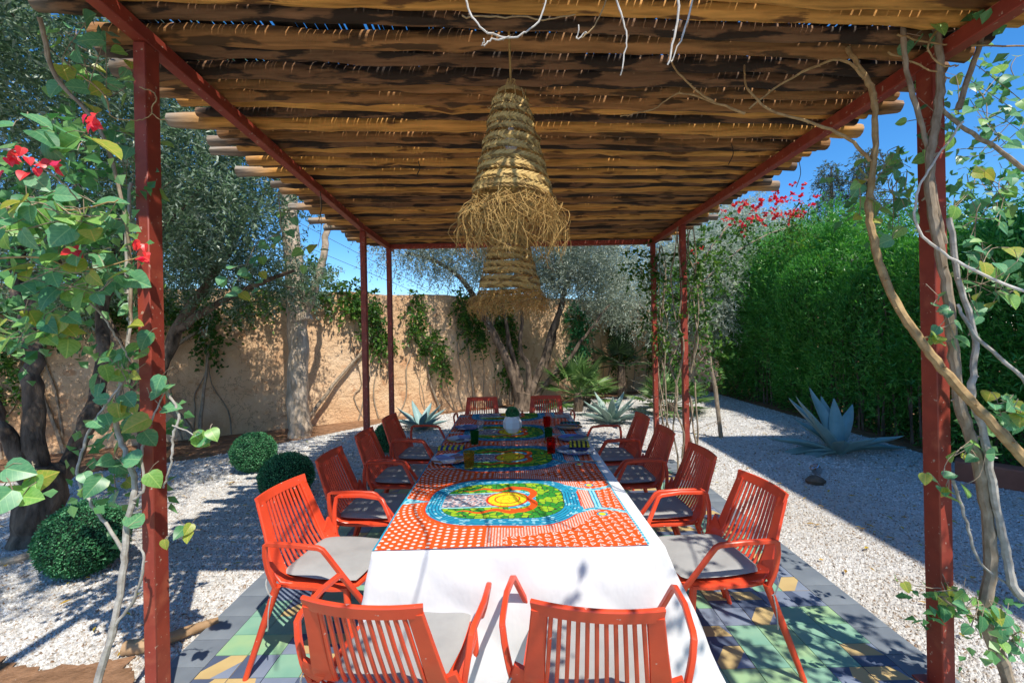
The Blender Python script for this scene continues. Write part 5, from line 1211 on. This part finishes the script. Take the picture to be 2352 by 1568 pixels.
# ------------------------------------------------------------------ small things on the ground
p = onz(1875, 1098); o = empty('garden_spotlight', (p.x, p.y, 0)); tag(o, 'small clear round garden spotlight beside a dark stone on the shaded gravel', 'spotlight')
mb = MB(); mb.tube([(0, .02, .02), (0, 0, .08)], .012, 8); mb.build('bracket', M['metal'], o)
Mt = Matrix.Translation((0, 0, .10)) @ Matrix.Rotation(R(-35), 4, 'Y')
mb = MB(); mb.lathe([(.0, -.05), (.035, -.05), (.05, -.03), (.052, .04), (.045, .045), (.04, .02), (0, .02)], 20); mb.v = [tuple(Mt @ V3(q)) for q in mb.v]; mb.build('lamp_head', M['metal'], o)
def rock(px, py, r, label, seed):
    p = onz(px, py); g = random.Random(seed); mb = MB(); vs = []; 
    N1, N2 = 12, 7
    for i in range(N2+1):
        for j in range(N1):
            a, b_ = 2*math.pi*j/N1, math.pi*i/N2; q = r*(1+g.uniform(-.14, .14)) if 0 < i < N2 else r
            vs.append((q*1.2*math.cos(a)*math.sin(b_), q*math.sin(a)*math.sin(b_), q*.6*math.cos(b_)+r*.35))
    mb.add(vs, [(i*N1+j, i*N1+(j+1) % N1, (i+1)*N1+(j+1) % N1, (i+1)*N1+j) for i in range(N2) for j in range(N1)])
    o = mb.build('stone', mat('brown_stone', (.18, .13, .09), (.08, .06, .04), 9, .8, .6, .01)); o.location = (p.x, p.y, 0); tag(o, label, 'stone')
rock(1872, 1110, .085, 'dark brown stone in front of the garden spotlight', 5)
# low terracotta edging at right
a, b_ = onz(2195, 1098), onz(2420, 1135); mb = MB(); mb.rtube([a+V3((0, 0, .1)), (a+b_)/2+V3((0, 0, .1)), b_+V3((0, 0, .1))], .22, .22, ch=.15)
tag(mb.build('low_wall', mat('terracotta_render', (.36, .13, .08), (.28, .10, .06), 5, .9, .3, .01)), 'low dusty red rendered wall at the right edge below the hedge', 'low wall')
# edging log / dry palm sheath at the lower left
p = onz(425, 1470); q = onz(330, 1500); o = MB(); o.tube(smooth_path([onz(500, 1437)+V3((0, 0, .03)), onz(430, 1465)+V3((0, 0, .04)), onz(350, 1495)+V3((0, 0, .04)), onz(290, 1500)+V3((0, 0, .03))], 5), taper(16, .022, .040), 9, jit=.08)
tag(o.build('dry_log', mat('dry_tan_wood', (.50, .33, .18), (.33, .2, .1), 9, .8, .5, .01)), 'curved dry tan log lying on the gravel beside the patio edge, lower left', 'log')
# pale edging kerb under the left olive
mb = MB(); mb.tube(smooth_path([onz(-40, 1300)+V3((0, 0, .02)), onz(40, 1292)+V3((0, 0, .03)), onz(110, 1262)+V3((0, 0, .02))], 5), .03, 8, jit=.06)
tag(mb.build('edging_stone', M['bark_pale']), 'pale curved edging round the foot of the stout olive tree', 'edging')
# bare reddish soil patch, lower left
mb = MB(); P = SOILP
mb.add([(x, y, .012) for x, y in P], [tuple(range(len(P)))]); tag(mb.build('soil_patch', M['soil'], smooth=False), kind='structure')
# fallen leaves
g = np.random.default_rng(77); n_ = 520; X = g.uniform(-4.8, 4.8, n_); Yv = g.uniform(1.8, 7.5, n_); ok = (X < PX0) | (X > PX1); X, Yv = X[ok], Yv[ok]; n_ = len(X)
a = g.random(n_)*6.28; V, Fc = diamond(g, np.stack([X, Yv, np.full(n_, .018)], 1), np.stack([np.cos(a), np.sin(a), np.full(n_, .12)], 1), unit(np.stack([g.normal(0, .2, n_), g.normal(0, .2, n_), np.ones(n_)], 1)), .035+.05*g.random(n_), .012+.015*g.random(n_))
tag(npmesh('fallen_leaves', V, Fc, leafmat('fallen_leaf', [(0, (.35, .2, .05)), (.5, (.6, .4, .04)), (1, (.3, .35, .06))]), tint=np.repeat(g.random(n_), 4)), 'yellow and brown fallen leaves scattered on the gravel', 'leaf litter', kind='stuff')
# thin wires over the wall, left
for i, (pa, pb_) in enumerate(((A(780, 560, 12.), A(1060, 705, 12.)), (A(760, 590, 12.), A(1000, 690, 12.)))):
    d = (pb_-pa); mb = MB(); mb.tube([pa-d*1.5, pa, pb_, pb_+d*.4], .006, 4); tag(mb.build('overhead_wire', M['black']), ['upper', 'lower'][i]+' thin cable crossing the sky above the wall', 'cable')

# ------------------------------------------------------------------ the house beside the garden, right and behind: it shades the right gravel
hs = empty('house', (9.2, -1.5, 0)); tag(hs, 'tall ochre rendered house standing beside the garden at the right, behind the viewer', 'house')
KH = 8.0; hx, hy = 2.82-KX*KH, 6.9-KY*KH
mb = MB(); mb.box(hx-9.2, hx+8-9.2, hy-12+1.5, hy+1.5, 0, KH-.25); mb.build('wall', M['wall'], hs)
mb = MB(); mb.box(hx-9.2-.0, hx+8-9.2, hy-12+1.5, hy+1.5, KH-.248, KH); mb.build('parapet', M['wall'], hs)
for y in (-9, -6.5, -4, -1.5, .8):
    for z in (1.0, 4.3):
        mb = MB(); mb.box(hx-9.2-.04, hx-9.2-.003, y+1.5-.5, y+1.5+.5, z, z+1.6); w_ = mb.build('window', mat('dark_wood', (.12, .06, .03), None, 9), hs)
        mb = MB(); mb.box(hx-9.2-.05, hx-9.2-.042, y+1.5-.42, y+1.5+.42, z+.08, z+1.52); mb.build('pane', M['ceramic'], w_)
